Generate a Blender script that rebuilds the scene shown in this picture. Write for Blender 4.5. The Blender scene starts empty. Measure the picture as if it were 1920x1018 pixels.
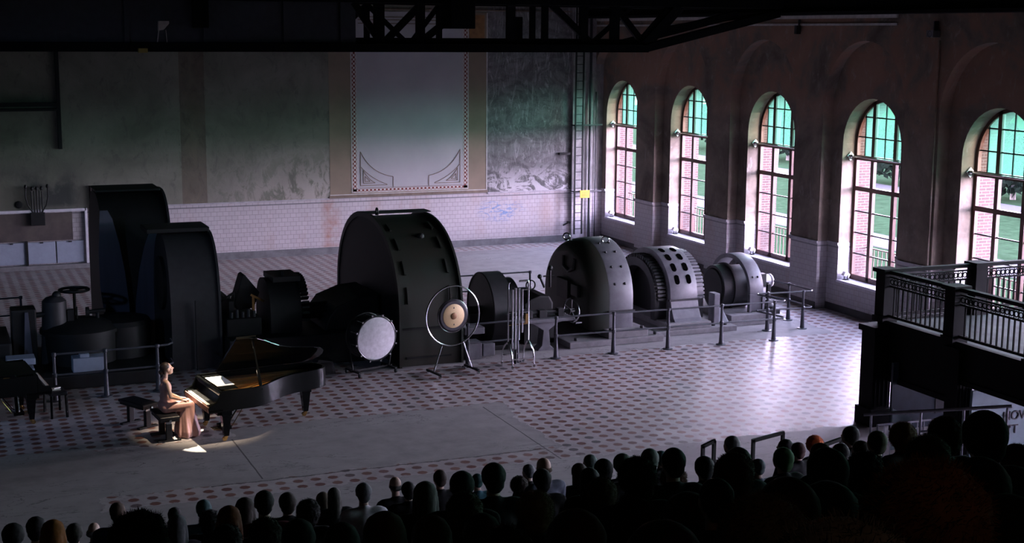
import bpy, bmesh, math, random
from mathutils import Vector, Matrix, noise as mnoise
PI = math.pi
scene = bpy.context.scene
COL = scene.collection

# ------------------------------------------------------------------ camera, sky, exposure
cam_data = bpy.data.cameras.new('camera')
cam = bpy.data.objects.new('camera', cam_data)
COL.objects.link(cam)
cam_data.sensor_width = 36.0
cam_data.lens = 36.0 * 2667.0 / 1920.0
cam_data.clip_start = 0.05
cam_data.clip_end = 400.0
YAW, PITCH, ROLL = 0.3940, 0.1660, 0.0069
fwd = Vector((math.sin(YAW) * math.cos(PITCH), math.cos(YAW) * math.cos(PITCH), -math.sin(PITCH)))
rgt = Vector((math.cos(YAW), -math.sin(YAW), 0.0))
upv = rgt.cross(fwd)
r2 = rgt * math.cos(ROLL) + upv * math.sin(ROLL)
u2 = upv * math.cos(ROLL) - rgt * math.sin(ROLL)
cam.matrix_world = Matrix(((r2.x, u2.x, -fwd.x, 0.0), (r2.y, u2.y, -fwd.y, 0.0), (r2.z, u2.z, -fwd.z, 7.6), (0, 0, 0, 1)))
scene.camera = cam

scene.view_settings.view_transform = 'Standard'
scene.view_settings.look = 'None'
scene.view_settings.gamma = 1.0
scene.view_settings.use_curve_mapping = False
scene.view_settings.exposure = 4.3

world = bpy.data.worlds.new('dusk_sky')
scene.world = world
world.use_nodes = True
wn = world.node_tree.nodes
wl = world.node_tree.links
wn.clear()
w_out = wn.new('ShaderNodeOutputWorld')
w_bg = wn.new('ShaderNodeBackground')
w_tc = wn.new('ShaderNodeTexCoord')
w_sep = wn.new('ShaderNodeSeparateXYZ')
w_ramp = wn.new('ShaderNodeValToRGB')
wl.new(w_tc.outputs['Generated'], w_sep.inputs[0])
w_map = wn.new('ShaderNodeMapRange')
w_map.inputs['From Min'].default_value = -0.2
w_map.inputs['From Max'].default_value = 1.0
wl.new(w_sep.outputs['Z'], w_map.inputs['Value'])
wl.new(w_map.outputs[0], w_ramp.inputs[0])
cr = w_ramp.color_ramp
cr.elements[0].position = 0.0
cr.elements[0].color = (0.01, 0.01, 0.012, 1)
cr.elements[1].position = 1.0
cr.elements[1].color = (0.10, 0.11, 0.20, 1)
for pos, c in ((0.16, (0.10, 0.10, 0.12)), (0.19, (0.88, 0.72, 1.0)), (0.35, (0.84, 0.71, 1.0)), (0.50, (0.30, 0.30, 0.46))):
    e = cr.elements.new(pos)
    e.color = (*c, 1)
wl.new(w_ramp.outputs[0], w_bg.inputs['Color'])
w_bg.inputs['Strength'].default_value = 7.0
wl.new(w_bg.outputs[0], w_out.inputs[0])

# daylight enters through the windows of the right wall: sampling portals in the openings
WIN_Y = [45.91, 41.05, 36.18, 31.31, 26.45, 21.58, 16.71, 11.85, 6.98, 2.11]
for wy in WIN_Y:
    pd = bpy.data.lights.new('window_daylight', 'AREA')
    pd.shape = 'RECTANGLE'
    pd.size = 5.2
    pd.size_y = 2.6
    pd.cycles.is_portal = True
    po = bpy.data.objects.new('window_daylight', pd)
    COL.objects.link(po)
    po.location = (24.55, wy, 3.4)
    po.rotation_euler = (0, PI / 2, 0)

def lamp(name, kind, loc, target, energy, color, **kw):
    ld = bpy.data.lights.new(name, kind)
    ld.energy = energy
    ld.color = color
    for k, v in kw.items():
        setattr(ld, k, v)
    o = bpy.data.objects.new(name, ld)
    COL.objects.link(o)
    o.location = loc
    d = Vector(target) - Vector(loc)
    o.rotation_euler = d.to_track_quat('-Z', 'Y').to_euler()
    return o
# profile spotlight on the crane bridge, aimed at the pianist and the keyboard
lamp('stage_spotlight', 'SPOT', (5.30, 33.55, 7.40), (4.62, 26.70, 0.53), 1300.0, (1.0, 0.88, 0.70),
     spot_size=0.106, spot_blend=0.10, shadow_soft_size=0.03, use_square=True)
lamp('stage_soft_lamp', 'SPOT', (7.4, 24.2, 11.5), (4.95, 26.5, 1.05), 700.0, (1.0, 0.78, 0.55),
     spot_size=0.22, spot_blend=1.0, shadow_soft_size=0.15)
# added unseen blue fill from the left, tints the machines and belt hoods
lamp('added_blue_fill', 'SPOT', (-4.5, 22.0, 6.0), (3.0, 33.0, 1.0), 40.0, (0.35, 0.55, 1.0), spot_size=1.1, spot_blend=0.9, shadow_soft_size=0.25)
# added unseen warm fill behind the camera, tints the backs of the heads
lamp('added_warm_fill', 'POINT', (2.2, -1.0, 9.5), (2, 0, 0), 0.8, (1.0, 0.55, 0.3), shadow_soft_size=0.15)

# ------------------------------------------------------------------ helpers
def tag(o, label=None, cat=None, group=None, kind=None):
    if label: o['label'] = label
    if cat: o['category'] = cat
    if group: o['group'] = group
    if kind: o['kind'] = kind
    return o

def empty(name, loc=(0, 0, 0), rz=0.0):
    o = bpy.data.objects.new(name, None)
    o.empty_display_size = 0.2
    COL.objects.link(o)
    o.location = loc
    o.rotation_euler = (0, 0, rz)
    return o

def copy_tree(o, parent=None):
    c = o.copy()
    COL.objects.link(c)
    c.parent = parent
    for ch in list(o.children):
        copy_tree(ch, c)
    return c

class MB:
    """collects simple shapes into one mesh"""
    def __init__(self):
        self.v = []
        self.f = []
        self.M = None
    def add(self, vs, fs):
        n = len(self.v)
        if self.M is not None:
            vs = [tuple(self.M @ Vector(p)) for p in vs]
        self.v += [tuple(p) for p in vs]
        self.f += [tuple(i + n for i in q) for q in fs]
        return self
    def box(self, x0, x1, y0, y1, z0, z1):
        vs = [(x0, y0, z0), (x1, y0, z0), (x1, y1, z0), (x0, y1, z0), (x0, y0, z1), (x1, y0, z1), (x1, y1, z1), (x0, y1, z1)]
        return self.add(vs, [(0, 3, 2, 1), (4, 5, 6, 7), (0, 1, 5, 4), (1, 2, 6, 5), (2, 3, 7, 6), (3, 0, 4, 7)])
    def bar(self, a, b, w, h=None, up=(0, 0, 1)):
        """rectangular bar from a to b"""
        h = w if h is None else h
        a = Vector(a); b = Vector(b)
        d = (b - a).normalized()
        s = d.cross(Vector(up))
        if s.length < 1e-4: s = d.cross(Vector((1, 0, 0)))
        s.normalize()
        t = s.cross(d)
        vs = []
        for p in (a, b):
            for i, j in ((-1, -1), (1, -1), (1, 1), (-1, 1)):
                vs.append(p + s * (i * w / 2) + t * (j * h / 2))
        return self.add(vs, [(0, 3, 2, 1), (4, 5, 6, 7), (0, 1, 5, 4), (1, 2, 6, 5), (2, 3, 7, 6), (3, 0, 4, 7)])
    def cyl(self, a, b, r0, r1=None, n=14, caps=True):
        r1 = r0 if r1 is None else r1
        return self.lathe(a, b, [(0, r0), ((Vector(b) - Vector(a)).length, r1)], n, caps)
    def lathe(self, a, b, prof, n=20, caps=True):
        """prof: (distance along a->b, radius)"""
        a = Vector(a)
        d = (Vector(b) - a).normalized()
        s = d.cross(Vector((0, 0, 1)))
        if s.length < 1e-4: s = Vector((1, 0, 0))
        s.normalize()
        t = d.cross(s)
        vs, fs = [], []
        for h, r in prof:
            for i in range(n):
                an = 2 * PI * i / n
                vs.append(a + d * h + s * (r * math.cos(an)) + t * (r * math.sin(an)))
        m = len(prof)
        for k in range(m - 1):
            for i in range(n):
                j = (i + 1) % n
                fs.append((k * n + i, k * n + j, (k + 1) * n + j, (k + 1) * n + i))
        if caps:
            fs.append(tuple(range(n - 1, -1, -1)))
            fs.append(tuple((m - 1) * n + i for i in range(n)))
        return self.add(vs, fs)
    def tube(self, pts, r, n=8, closed=False):
        pts = [Vector(p) for p in pts]
        m = len(pts)
        vs, fs = [], []
        pt = None
        for i, p in enumerate(pts):
            if closed:
                d = (pts[(i + 1) % m] - pts[i - 1]).normalized()
            else:
                d = (pts[min(i + 1, m - 1)] - pts[max(i - 1, 0)]).normalized()
            if pt is None:
                ref = Vector((0, 0, 1)) if abs(d.z) < 0.9 else Vector((1, 0, 0))
                s = d.cross(ref).normalized()
            else:
                s = (pt - d * pt.dot(d))
                s.normalize()
            pt = s
            t = d.cross(s)
            for k in range(n):
                an = 2 * PI * k / n
                vs.append(p + s * (r * math.cos(an)) + t * (r * math.sin(an)))
        for i in range(m if closed else m - 1):
            i2 = (i + 1) % m
            for k in range(n):
                k2 = (k + 1) % n
                fs.append((i * n + k, i * n + k2, i2 * n + k2, i2 * n + k))
        if not closed:
            fs.append(tuple(range(n - 1, -1, -1)))
            fs.append(tuple((m - 1) * n + k for k in range(n)))
        return self.add(vs, fs)
    def ring(self, c, axis, R, r, n=40, k=8):
        c = Vector(c); d = Vector(axis).normalized()
        s = d.cross(Vector((0, 0, 1)))
        if s.length < 1e-4: s = Vector((1, 0, 0))
        s.normalize(); t = d.cross(s)
        return self.tube([c + s * (R * math.cos(2 * PI * i / n)) + t * (R * math.sin(2 * PI * i / n)) for i in range(n)], r, k, True)
    def prism(self, poly, z0, z1):
        """polygon in xy extruded in z"""
        n = len(poly)
        vs = [(p[0], p[1], z0) for p in poly] + [(p[0], p[1], z1) for p in poly]
        fs = [tuple(range(n - 1, -1, -1)), tuple(range(n, 2 * n))]
        fs += [(i, (i + 1) % n, n + (i + 1) % n, n + i) for i in range(n)]
        return self.add(vs, fs)
    def yzprism(self, poly, x0, x1):
        n = len(poly)
        vs = [(x0, p[0], p[1]) for p in poly] + [(x1, p[0], p[1]) for p in poly]
        fs = [tuple(range(n - 1, -1, -1)), tuple(range(n, 2 * n))]
        fs += [(i, (i + 1) % n, n + (i + 1) % n, n + i) for i in range(n)]
        return self.add(vs, fs)
    def xzprism(self, poly, y0, y1):
        n = len(poly)
        vs = [(p[0], y0, p[1]) for p in poly] + [(p[0], y1, p[1]) for p in poly]
        fs = [tuple(range(n - 1, -1, -1)), tuple(range(n, 2 * n))]
        fs += [(i, (i + 1) % n, n + (i + 1) % n, n + i) for i in range(n)]
        return self.add(vs, fs)
    def ell(self, c, r, n=14, m=9, M=None):
        vs, fs = [], []
        c = Vector(c)
        for j in range(m + 1):
            th = PI * j / m
            for i in range(n):
                ph = 2 * PI * i / n
                p = Vector((r[0] * math.sin(th) * math.cos(ph), r[1] * math.sin(th) * math.sin(ph), r[2] * math.cos(th)))
                if M is not None: p = M @ p
                vs.append(c + p)
        for j in range(m):
            for i in range(n):
                i2 = (i + 1) % n
                fs.append((j * n + i, (j + 1) * n + i, (j + 1) * n + i2, j * n + i2))
        return self.add(vs, fs)
    def cap(self, a, b, r0, r1, n=12):
        """tapered capsule"""
        a = Vector(a); b = Vector(b)
        L = (b - a).length
        prof = []
        for i in range(6):
            an = PI / 2 * i / 5
            prof.append((-r0 * math.cos(an), max(r0 * math.sin(an), 1e-4)))
        for i in range(6):
            an = PI / 2 * i / 5
            prof.append((L + r1 * math.sin(an), max(r1 * math.cos(an), 1e-4)))
        return self.lathe(a, b, prof, n)
    def mesh(self, name, smooth=False, ang=35, bevel=0.0, seg=2):
        me = bpy.data.meshes.new(name)
        bm = bmesh.new()
        vs = [bm.verts.new(p) for p in self.v]
        for q in self.f:
            try:
                bm.faces.new([vs[i] for i in q])
            except ValueError:
                pass
        bmesh.ops.remove_doubles(bm, verts=bm.verts, dist=1e-5)
        bmesh.ops.recalc_face_normals(bm, faces=bm.faces)
        if bevel > 0:
            es = [e for e in bm.edges if len(e.link_faces) == 2 and e.calc_face_angle(0) > math.radians(30)]
            bmesh.ops.bevel(bm, geom=es, offset=bevel, segments=seg, affect='EDGES', profile=0.6)
        bm.to_mesh(me)
        bm.free()
        if smooth:
            for p in me.polygons: p.use_smooth = True
            me.set_sharp_from_angle(angle=math.radians(ang))
        return me
    def build(self, name, mat, parent=None, smooth=False, ang=35, bevel=0.0, seg=2):
        me = self.mesh(name, smooth, ang, bevel, seg)
        me.materials.append(mat)
        o = bpy.data.objects.new(name, me)
        COL.objects.link(o)
        if parent is not None:
            o.parent = parent
        return o

def struct(o, name=None):
    o['kind'] = 'structure'
    return o

# ------------------------------------------------------------------ materials
class NT:
    def __init__(self, name):
        self.m = bpy.data.materials.new(name)
        self.m.use_nodes = True
        self.n = self.m.node_tree.nodes
        self.l = self.m.node_tree.links
        self.b = self.n['Principled BSDF']
        self.pos = self.n.new('ShaderNodeNewGeometry').outputs['Position']
        self.obj = self.n.new('ShaderNodeTexCoord').outputs['Object']
    def link(self, a, b): self.l.new(a, b)
    def set(self, sock, v):
        if isinstance(v, bpy.types.NodeSocket): self.l.new(v, sock)
        elif isinstance(v, (tuple, list)) and len(v) == 3 and sock.type == 'RGBA': sock.default_value = (*v, 1)
        else: sock.default_value = v
    def math(self, op, a, b=0.0, c=0.0, clamp=False):
        n = self.n.new('ShaderNodeMath'); n.operation = op; n.use_clamp = clamp
        self.set(n.inputs[0], a); self.set(n.inputs[1], b); self.set(n.inputs[2], c)
        return n.outputs[0]
    def sep(self, v):
        n = self.n.new('ShaderNodeSeparateXYZ'); self.l.new(v, n.inputs[0]); return n.outputs
    def comb(self, x, y, z):
        n = self.n.new('ShaderNodeCombineXYZ')
        for i, v in enumerate((x, y, z)): self.set(n.inputs[i], v)
        return n.outputs[0]
    def noise(self, vec, scale, detail=4.0, rough=0.55, dist=0.0):
        n = self.n.new('ShaderNodeTexNoise'); self.l.new(vec, n.inputs['Vector'])
        n.inputs['Scale'].default_value = scale; n.inputs['Detail'].default_value = detail
        n.inputs['Roughness'].default_value = rough; n.inputs['Distortion'].default_value = dist
        return n.outputs[0]
    def scale(self, vec, s):
        n = self.n.new('ShaderNodeMapping'); self.l.new(vec, n.inputs['Vector']); n.inputs['Scale'].default_value = s
        return n.outputs[0]
    def step(self, v, a, b):
        n = self.n.new('ShaderNodeMapRange'); n.clamp = True
        self.set(n.inputs['Value'], v); n.inputs['From Min'].default_value = a; n.inputs['From Max'].default_value = b
        return n.outputs[0]
    def mix(self, f, a, b, mode='MIX'):
        n = self.n.new('ShaderNodeMix'); n.data_type = 'RGBA'; n.blend_type = mode
        self.set(n.inputs[0], f); self.set(n.inputs[6], a); self.set(n.inputs[7], b)
        return n.outputs[2]
    def bump(self, h, strength=0.3, dist=0.02):
        n = self.n.new('ShaderNodeBump'); self.l.new(h, n.inputs['Height'])
        n.inputs['Strength'].default_value = strength; n.inputs['Distance'].default_value = dist
        self.l.new(n.outputs[0], self.b.inputs['Normal'])
    def done(self, color=None, rough=None, metal=None, spec=None):
        if color is not None: self.set(self.b.inputs['Base Color'], color)
        if rough is not None: self.set(self.b.inputs['Roughness'], rough)
        if metal is not None: self.set(self.b.inputs['Metallic'], metal)
        if spec is not None: self.set(self.b.inputs['Specular IOR Level'], spec)
        return self.m

def simple(name, c, rough=0.5, metal=0.0, var=0.35, scale=6.0, c2=None, spec=None, stretch=(1, 1, 1)):
    t = NT(name)
    nz = t.noise(t.scale(t.obj, stretch), scale, 5.0, 0.6)
    c2 = c2 or tuple(max(0.0, x * (1 - var)) for x in c)
    return t.done(t.mix(t.step(nz, 0.3, 0.7), c, c2), rough, metal, spec)

M = {}
M['iron_black'] = simple('black_iron', (0.009, 0.010, 0.010), 0.55, 0.0, spec=0.3)
M['iron_green'] = simple('dark_green_machine_paint', (0.022, 0.031, 0.024), 0.5, 0.0, spec=0.3, c2=(0.028, 0.023, 0.017), scale=1.2)
M['iron_blue'] = simple('dark_blue_grey_sheet', (0.050, 0.058, 0.085), 0.6, 0.0, stretch=(1, 1, .12))
M['iron_grey'] = simple('grey_machine_paint', (0.16, 0.16, 0.178), 0.40, 0.0, var=0.45, scale=3.0)
M['iron_mid'] = simple('dark_grey_cast_iron', (0.028, 0.029, 0.031), 0.5, spec=0.35)
M['void'] = simple('dark_opening', (0.002, 0.002, 0.002), 0.9, spec=0.0)
M['plinth'] = simple('machine_plinth', (0.20, 0.195, 0.20), 0.6)
M['rail'] = simple('railing_paint', (0.075, 0.078, 0.09), 0.35, 0.3)
M['crane'] = simple('crane_steel', (0.006, 0.006, 0.007), 0.8, spec=0.1)
M['crane_web'] = simple('crane_web_plate', (0.030, 0.032, 0.045), 0.6)
M['black_lacquer'] = simple('black_piano_lacquer', (0.004, 0.0045, 0.0045), 0.10, var=0.1, spec=0.22)
M['gold'] = simple('gold_iron_plate', (0.66, 0.34, 0.08), 0.38, 0.35, var=0.3, scale=9)
M['spruce'] = simple('varnished_soundboard', (0.42, 0.20, 0.06), 0.30, var=0.4, scale=8, stretch=(1, 8, 1))
M['ivory'] = simple('white_key', (0.85, 0.84, 0.80), 0.25, var=0.05)
M['ebony'] = simple('black_key', (0.01, 0.01, 0.01), 0.25, var=0.05)
M['slip'] = simple('key_slip_felt', (0.45, 0.26, 0.20), 0.6)
M['paper'] = simple('sheet_paper', (0.88, 0.87, 0.84), 0.8, var=0.06)
M['brass'] = simple('brass', (0.62, 0.40, 0.16), 0.25, 1.0)
M['chrome'] = simple('chrome', (0.62, 0.62, 0.64), 0.18, 1.0, var=0.15)
M['leather'] = simple('black_leather', (0.012, 0.013, 0.017), 0.42, spec=0.3)
M['drumskin'] = simple('calf_drum_skin', (0.62, 0.61, 0.64), 0.6, var=0.30, scale=10)
M['drumshell'] = simple('black_drum_shell', (0.015, 0.016, 0.016), 0.3)
M['gong_face'] = simple('buff_gong_centre', (0.62, 0.44, 0.24), 0.5, 0.2, var=0.2, scale=40)
M['gong_dark'] = simple('dark_bronze_rim', (0.055, 0.050, 0.060), 0.45, 0.6)
M['gong_boss'] = simple('bronze_boss', (0.26, 0.13, 0.06), 0.5, 0.4)
M['wood_red'] = simple('red_brown_window_frame', (0.085, 0.030, 0.020), 0.5)
M['sill'] = simple('window_sill_stone', (0.62, 0.61, 0.66), 0.28, var=0.2)
M['white_paint'] = simple('pale_painted_steel', (0.06, 0.064, 0.066), 0.45)
M['yellow'] = simple('yellow_sign', (0.70, 0.40, 0.03), 0.5)
M['grey_panel'] = simple('grey_cabinet_panel', (0.30, 0.34, 0.42), 0.5, var=0.15)
M['rust_panel'] = simple('stained_dark_slab', (0.045, 0.032, 0.036), 0.6, c2=(0.10, 0.085, 0.07), scale=1.6)
M['dark_door'] = simple('dark_brown_curtain', (0.030, 0.020, 0.017), 0.8, stretch=(30, 1, .3))
M['tier'] = simple('dark_tribune_board', (0.012, 0.012, 0.014), 0.8)
M['gallery'] = simple('gallery_ironwork', (0.006, 0.0065, 0.007), 0.75, spec=0.15)
M['deck'] = simple('worn_green_deck', (0.05, 0.085, 0.075), 0.8, var=0.6, scale=2.0)
M['board_pale'] = simple('pale_exhibition_board', (0.16, 0.23, 0.26), 0.6, var=0.2)
M['board_blue'] = simple('blue_grey_board', (0.030, 0.045, 0.068), 0.6, var=0.3)
M['letter'] = simple('black_lettering', (0.012, 0.013, 0.02), 0.6)
M['handrail'] = simple('galvanised_handrail', (0.34, 0.36, 0.42), 0.4, 0.4)
M['ceil'] = simple('dark_roof_boards', (0.04, 0.035, 0.03), 0.9)
M['wall_dim'] = simple('dim_plaster', (0.10, 0.09, 0.08), 0.9)
M['grass'] = simple('lawn', (0.014, 0.026, 0.013), 0.9, var=0.5, scale=3, spec=0.0)
M['path'] = simple('pale_path', (0.045, 0.043, 0.046), 0.9, var=0.2, spec=0.0)
M['leaf'] = simple('tree_leaves', (0.006, 0.010, 0.007), 0.9, var=0.5, spec=0.0)
M['trunk'] = simple('tree_bark', (0.06, 0.05, 0.045), 0.9)
M['flag'] = simple('lit_lamp_reflector', (0.50, 0.42, 0.40), 0.5)
M['brown_band'] = simple('brown_painted_band', (0.235, 0.185, 0.130), 0.8, var=0.18, scale=1.5)
M['lilac'] = simple('pale_painted_panel', (0.40, 0.385, 0.39), 0.8, var=0.10, scale=1.0)
M['line_brown'] = simple('painted_brown_line', (0.20, 0.15, 0.11), 0.8)
M['line_white'] = simple('painted_white_line', (0.55, 0.53, 0.50), 0.8)
M['ochre'] = simple('ochre_wood_panel', (0.30, 0.15, 0.05), 0.7)

def glass_mat(name, tint, gloss=0.06):
    t = NT(name)
    t.n.remove(t.b)
    out = t.n['Material Output']
    tr = t.n.new('ShaderNodeBsdfTransparent'); tr.inputs[0].default_value = (*tint, 1)
    gl = t.n.new('ShaderNodeBsdfGlossy'); gl.inputs['Roughness'].default_value = 0.05
    mx = t.n.new('ShaderNodeMixShader'); mx.inputs[0].default_value = gloss
    t.link(tr.outputs[0], mx.inputs[1]); t.link(gl.outputs[0], mx.inputs[2]); t.link(mx.outputs[0], out.inputs[0])
    return t.m
M['glass'] = glass_mat('clear_window_glass', (0.93, 0.93, 0.95))
def tinted_sheet(name, tint):
    """thin milky green sheet: scatters the sky through, tinted"""
    t = NT(name)
    t.n.remove(t.b)
    out = t.n['Material Output']
    tr = t.n.new('ShaderNodeBsdfTransparent'); tr.inputs[0].default_value = (*tint, 1)
    tl = t.n.new('ShaderNodeBsdfTranslucent'); tl.inputs[0].default_value = (*tint, 1)
    mx = t.n.new('ShaderNodeMixShader'); mx.inputs[0].default_value = 0.10
    t.link(tr.outputs[0], mx.inputs[1]); t.link(tl.outputs[0], mx.inputs[2]); t.link(mx.outputs[0], out.inputs[0])
    return t.m
M['amber_glass'] = glass_mat('pale_buff_glass', (0.50, 0.52, 0.36))
M['green_glass'] = tinted_sheet('green_tinted_glass', (0.13, 0.42, 0.26))

def brick_mat(name, c1, c2, mortar, w=0.25, h=0.077, ms=0.011):
    t = NT(name)
    s = t.sep(t.pos)
    vec = t.comb(t.math('ADD', s[0], s[1]), s[2], 0.0)
    b = t.n.new('ShaderNodeTexBrick')
    t.link(vec, b.inputs['Vector'])
    b.inputs['Color1'].default_value = (*c1, 1); b.inputs['Color2'].default_value = (*c2, 1); b.inputs['Mortar'].default_value = (*mortar, 1)
    b.inputs['Scale'].default_value = 1.0; b.inputs['Mortar Size'].default_value = ms
    b.inputs['Brick Width'].default_value = w; b.inputs['Row Height'].default_value = h
    return t.done(b.outputs[0], 0.85)
M['brick'] = brick_mat('red_facade_brick', (0.046, 0.016, 0.013), (0.031, 0.011, 0.009), (0.072, 0.062, 0.060))

def wall_mat(name, right):
    t = NT(name)
    s = t.sep(t.pos)
    X, Y, Z = s[0], s[1], s[2]
    U = t.math('ADD', X, Y)
    uv = t.comb(U, Z, 0.0)
    # glazed tile dado
    b = t.n.new('ShaderNodeTexBrick')
    t.link(uv, b.inputs['Vector'])
    tile = (0.43, 0.40, 0.41) if not right else (0.37, 0.35, 0.355)
    b.inputs['Color1'].default_value = (*tile, 1)
    b.inputs['Color2'].default_value = (*[c * 0.92 for c in tile], 1)
    b.inputs['Mortar'].default_value = (0.24, 0.22, 0.22, 1)
    b.inputs['Scale'].default_value = 1.0; b.inputs['Mortar Size'].default_value = 0.007
    b.inputs['Brick Width'].default_value = 0.20; b.inputs['Row Height'].default_value = 0.148
    nb = t.noise(uv, 1.3, 6.0, 0.65)
    stain = t.noise(t.scale(uv, (1.0, 0.35, 1)), 0.9, 5.0, 0.6)
    tcol = t.mix(t.math('MULTIPLY', t.step(stain, 0.52, 0.78), 0.6), b.outputs[0], (0.31, 0.20, 0.14))
    tcol = t.mix(t.math('MULTIPLY', t.step(nb, 0.60, 0.80), 0.5), tcol, (0.22, 0.20, 0.20))
    if not right:
        # rust-brown run of stain below the painted panel
        d = t.math('ABSOLUTE', t.math('SUBTRACT', X, 12.95))
        m = t.math('MULTIPLY', t.step(d, 0.42, 0.10), t.step(nb, 0.36, 0.60))
        tcol = t.mix(t.math('MULTIPLY', m, 0.75), tcol, (0.30, 0.12, 0.06))
        # blue scribble
        gx = t.math('DIVIDE', t.math('SUBTRACT', X, 19.25), 1.05)
        gz = t.math('DIVIDE', t.math('SUBTRACT', Z, 1.28), 0.48)
        rr = t.math('ADD', t.math('MULTIPLY', gx, gx), t.math('MULTIPLY', gz, gz))
        nn = t.noise(t.scale(uv, (2.2, 5.0, 1)), 1.6, 5.0, 0.7, 1.2)
        m = t.math('MULTIPLY', t.step(rr, 1.0, 0.15), t.step(nn, 0.50, 0.58))
        tcol = t.mix(t.math('MULTIPLY', m, 0.8), tcol, (0.09, 0.20, 0.40))
    line = t.math('MULTIPLY', t.math('GREATER_THAN', Z, 1.785), t.math('LESS_THAN', Z, 1.812))
    tcol = t.mix(t.math('MULTIPLY', line, 0.85), tcol, (0.07, 0.075, 0.085))
    # plaster above
    big = t.noise(uv, 0.55, 8.0, 0.62, 0.4)
    fine = t.noise(t.scale(uv, (1.0, 0.55, 1)), 3.2, 8.0, 0.7, 0.6)
    if right:
        pc = t.mix(t.step(big, 0.36, 0.60), (0.095, 0.075, 0.058), (0.245, 0.200, 0.155))
        hi = t.step(Z, 4.6, 6.2)
        red = t.math('MULTIPLY', hi, t.step(big, 0.46, 0.54))
        pc = t.mix(t.math('MULTIPLY', red, 0.5), pc, (0.26, 0.105, 0.055))
        pc = t.mix(t.math('MULTIPLY', t.step(fine, 0.56, 0.72), 0.6), pc, (0.33, 0.305, 0.28))
    else:
        pc = t.mix(t.step(big, 0.34, 0.62), (0.125, 0.126, 0.098), (0.205, 0.203, 0.162))
        pc = t.mix(t.math('MULTIPLY', t.step(fine, 0.54, 0.66), 0.55), pc, (0.085, 0.080, 0.070))
        # flaked white plaster low down left of the panel
        low = t.math('MULTIPLY', t.step(Z, 3.9, 2.1), t.math('MULTIPLY', t.step(X, 8.0, 12.4), t.step(X, 13.2, 12.9)))
        pc = t.mix(t.math('MULTIPLY', low, t.step(fine, 0.42, 0.52)), pc, (0.36, 0.33, 0.29))
        # brown painted strip
        st = t.math('MULTIPLY', t.math('GREATER_THAN', X, 7.9), t.math('LESS_THAN', X, 8.72))
        pc = t.mix(t.math('MULTIPLY', st, 0.65), pc, t.mix(t.step(fine, 0.4, 0.6), (0.125, 0.090, 0.060), (0.080, 0.062, 0.045)))
        # weathered dark field to the right of the panel
        fld = t.math('MULTIPLY', t.math('GREATER_THAN', X, 18.74), t.math('LESS_THAN', X, 22.05))
        scr = t.noise(t.scale(uv, (1.9, 0.40, 1)), 2.2, 10.0, 0.78, 2.6)
        scr2 = t.noise(t.scale(uv, (0.9, 1.2, 1)), 1.4, 9.0, 0.72, 1.8)
        fc = t.mix(t.step(scr2, 0.40, 0.60), (0.085, 0.085, 0.082), (0.170, 0.165, 0.165))
        fc = t.mix(t.math('MULTIPLY', t.step(scr, 0.53, 0.62), 0.60), fc, (0.40, 0.39, 0.39))
        lowf = t.math('MULTIPLY', t.step(Z, 2.9, 2.1), t.step(scr2, 0.46, 0.52))
        fc = t.mix(lowf, fc, (0.44, 0.42, 0.43))
        pc = t.mix(fld, pc, fc)
        pier = t.math('GREATER_THAN', X, 22.05)
        pc = t.mix(t.math('MULTIPLY', pier, 0.9), pc, t.mix(t.step(fine, 0.4, 0.6), (0.26, 0.25, 0.245), (0.16, 0.15, 0.15)))
        # sooty patch over the switchboard niche
        soot = t.math('MULTIPLY', t.step(X, 5.0, 4.3), t.math('MULTIPLY', t.step(Z, 1.8, 2.1), t.step(Z, 3.7, 2.6)))
        pc = t.mix(t.math('MULTIPLY', soot, t.step(big, 0.40, 0.52)), pc, (0.045, 0.050, 0.045))
    edge = t.math('ADD', Z, 0.0)
    isdado = t.math('LESS_THAN', edge, 1.93)
    col = t.mix(isdado, pc, tcol)
    cap = t.math('MULTIPLY', t.math('GREATER_THAN', Z, 1.905), t.math('LESS_THAN', Z, 1.93))
    col = t.mix(t.math('MULTIPLY', cap, 0.6), col, (0.13, 0.12, 0.12))
    rough = t.math('SUBTRACT', 0.92, t.math('MULTIPLY', isdado, 0.50))
    t.bump(t.math('ADD', fine, t.math('MULTIPLY', big, 1.5)), 0.25, 0.03)
    return t.done(col, rough)
M['wall_back'] = wall_mat('weathered_plaster_over_tile_dado', False)
M['wall_right'] = wall_mat('brown_plaster_over_tile_dado', True)

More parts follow.
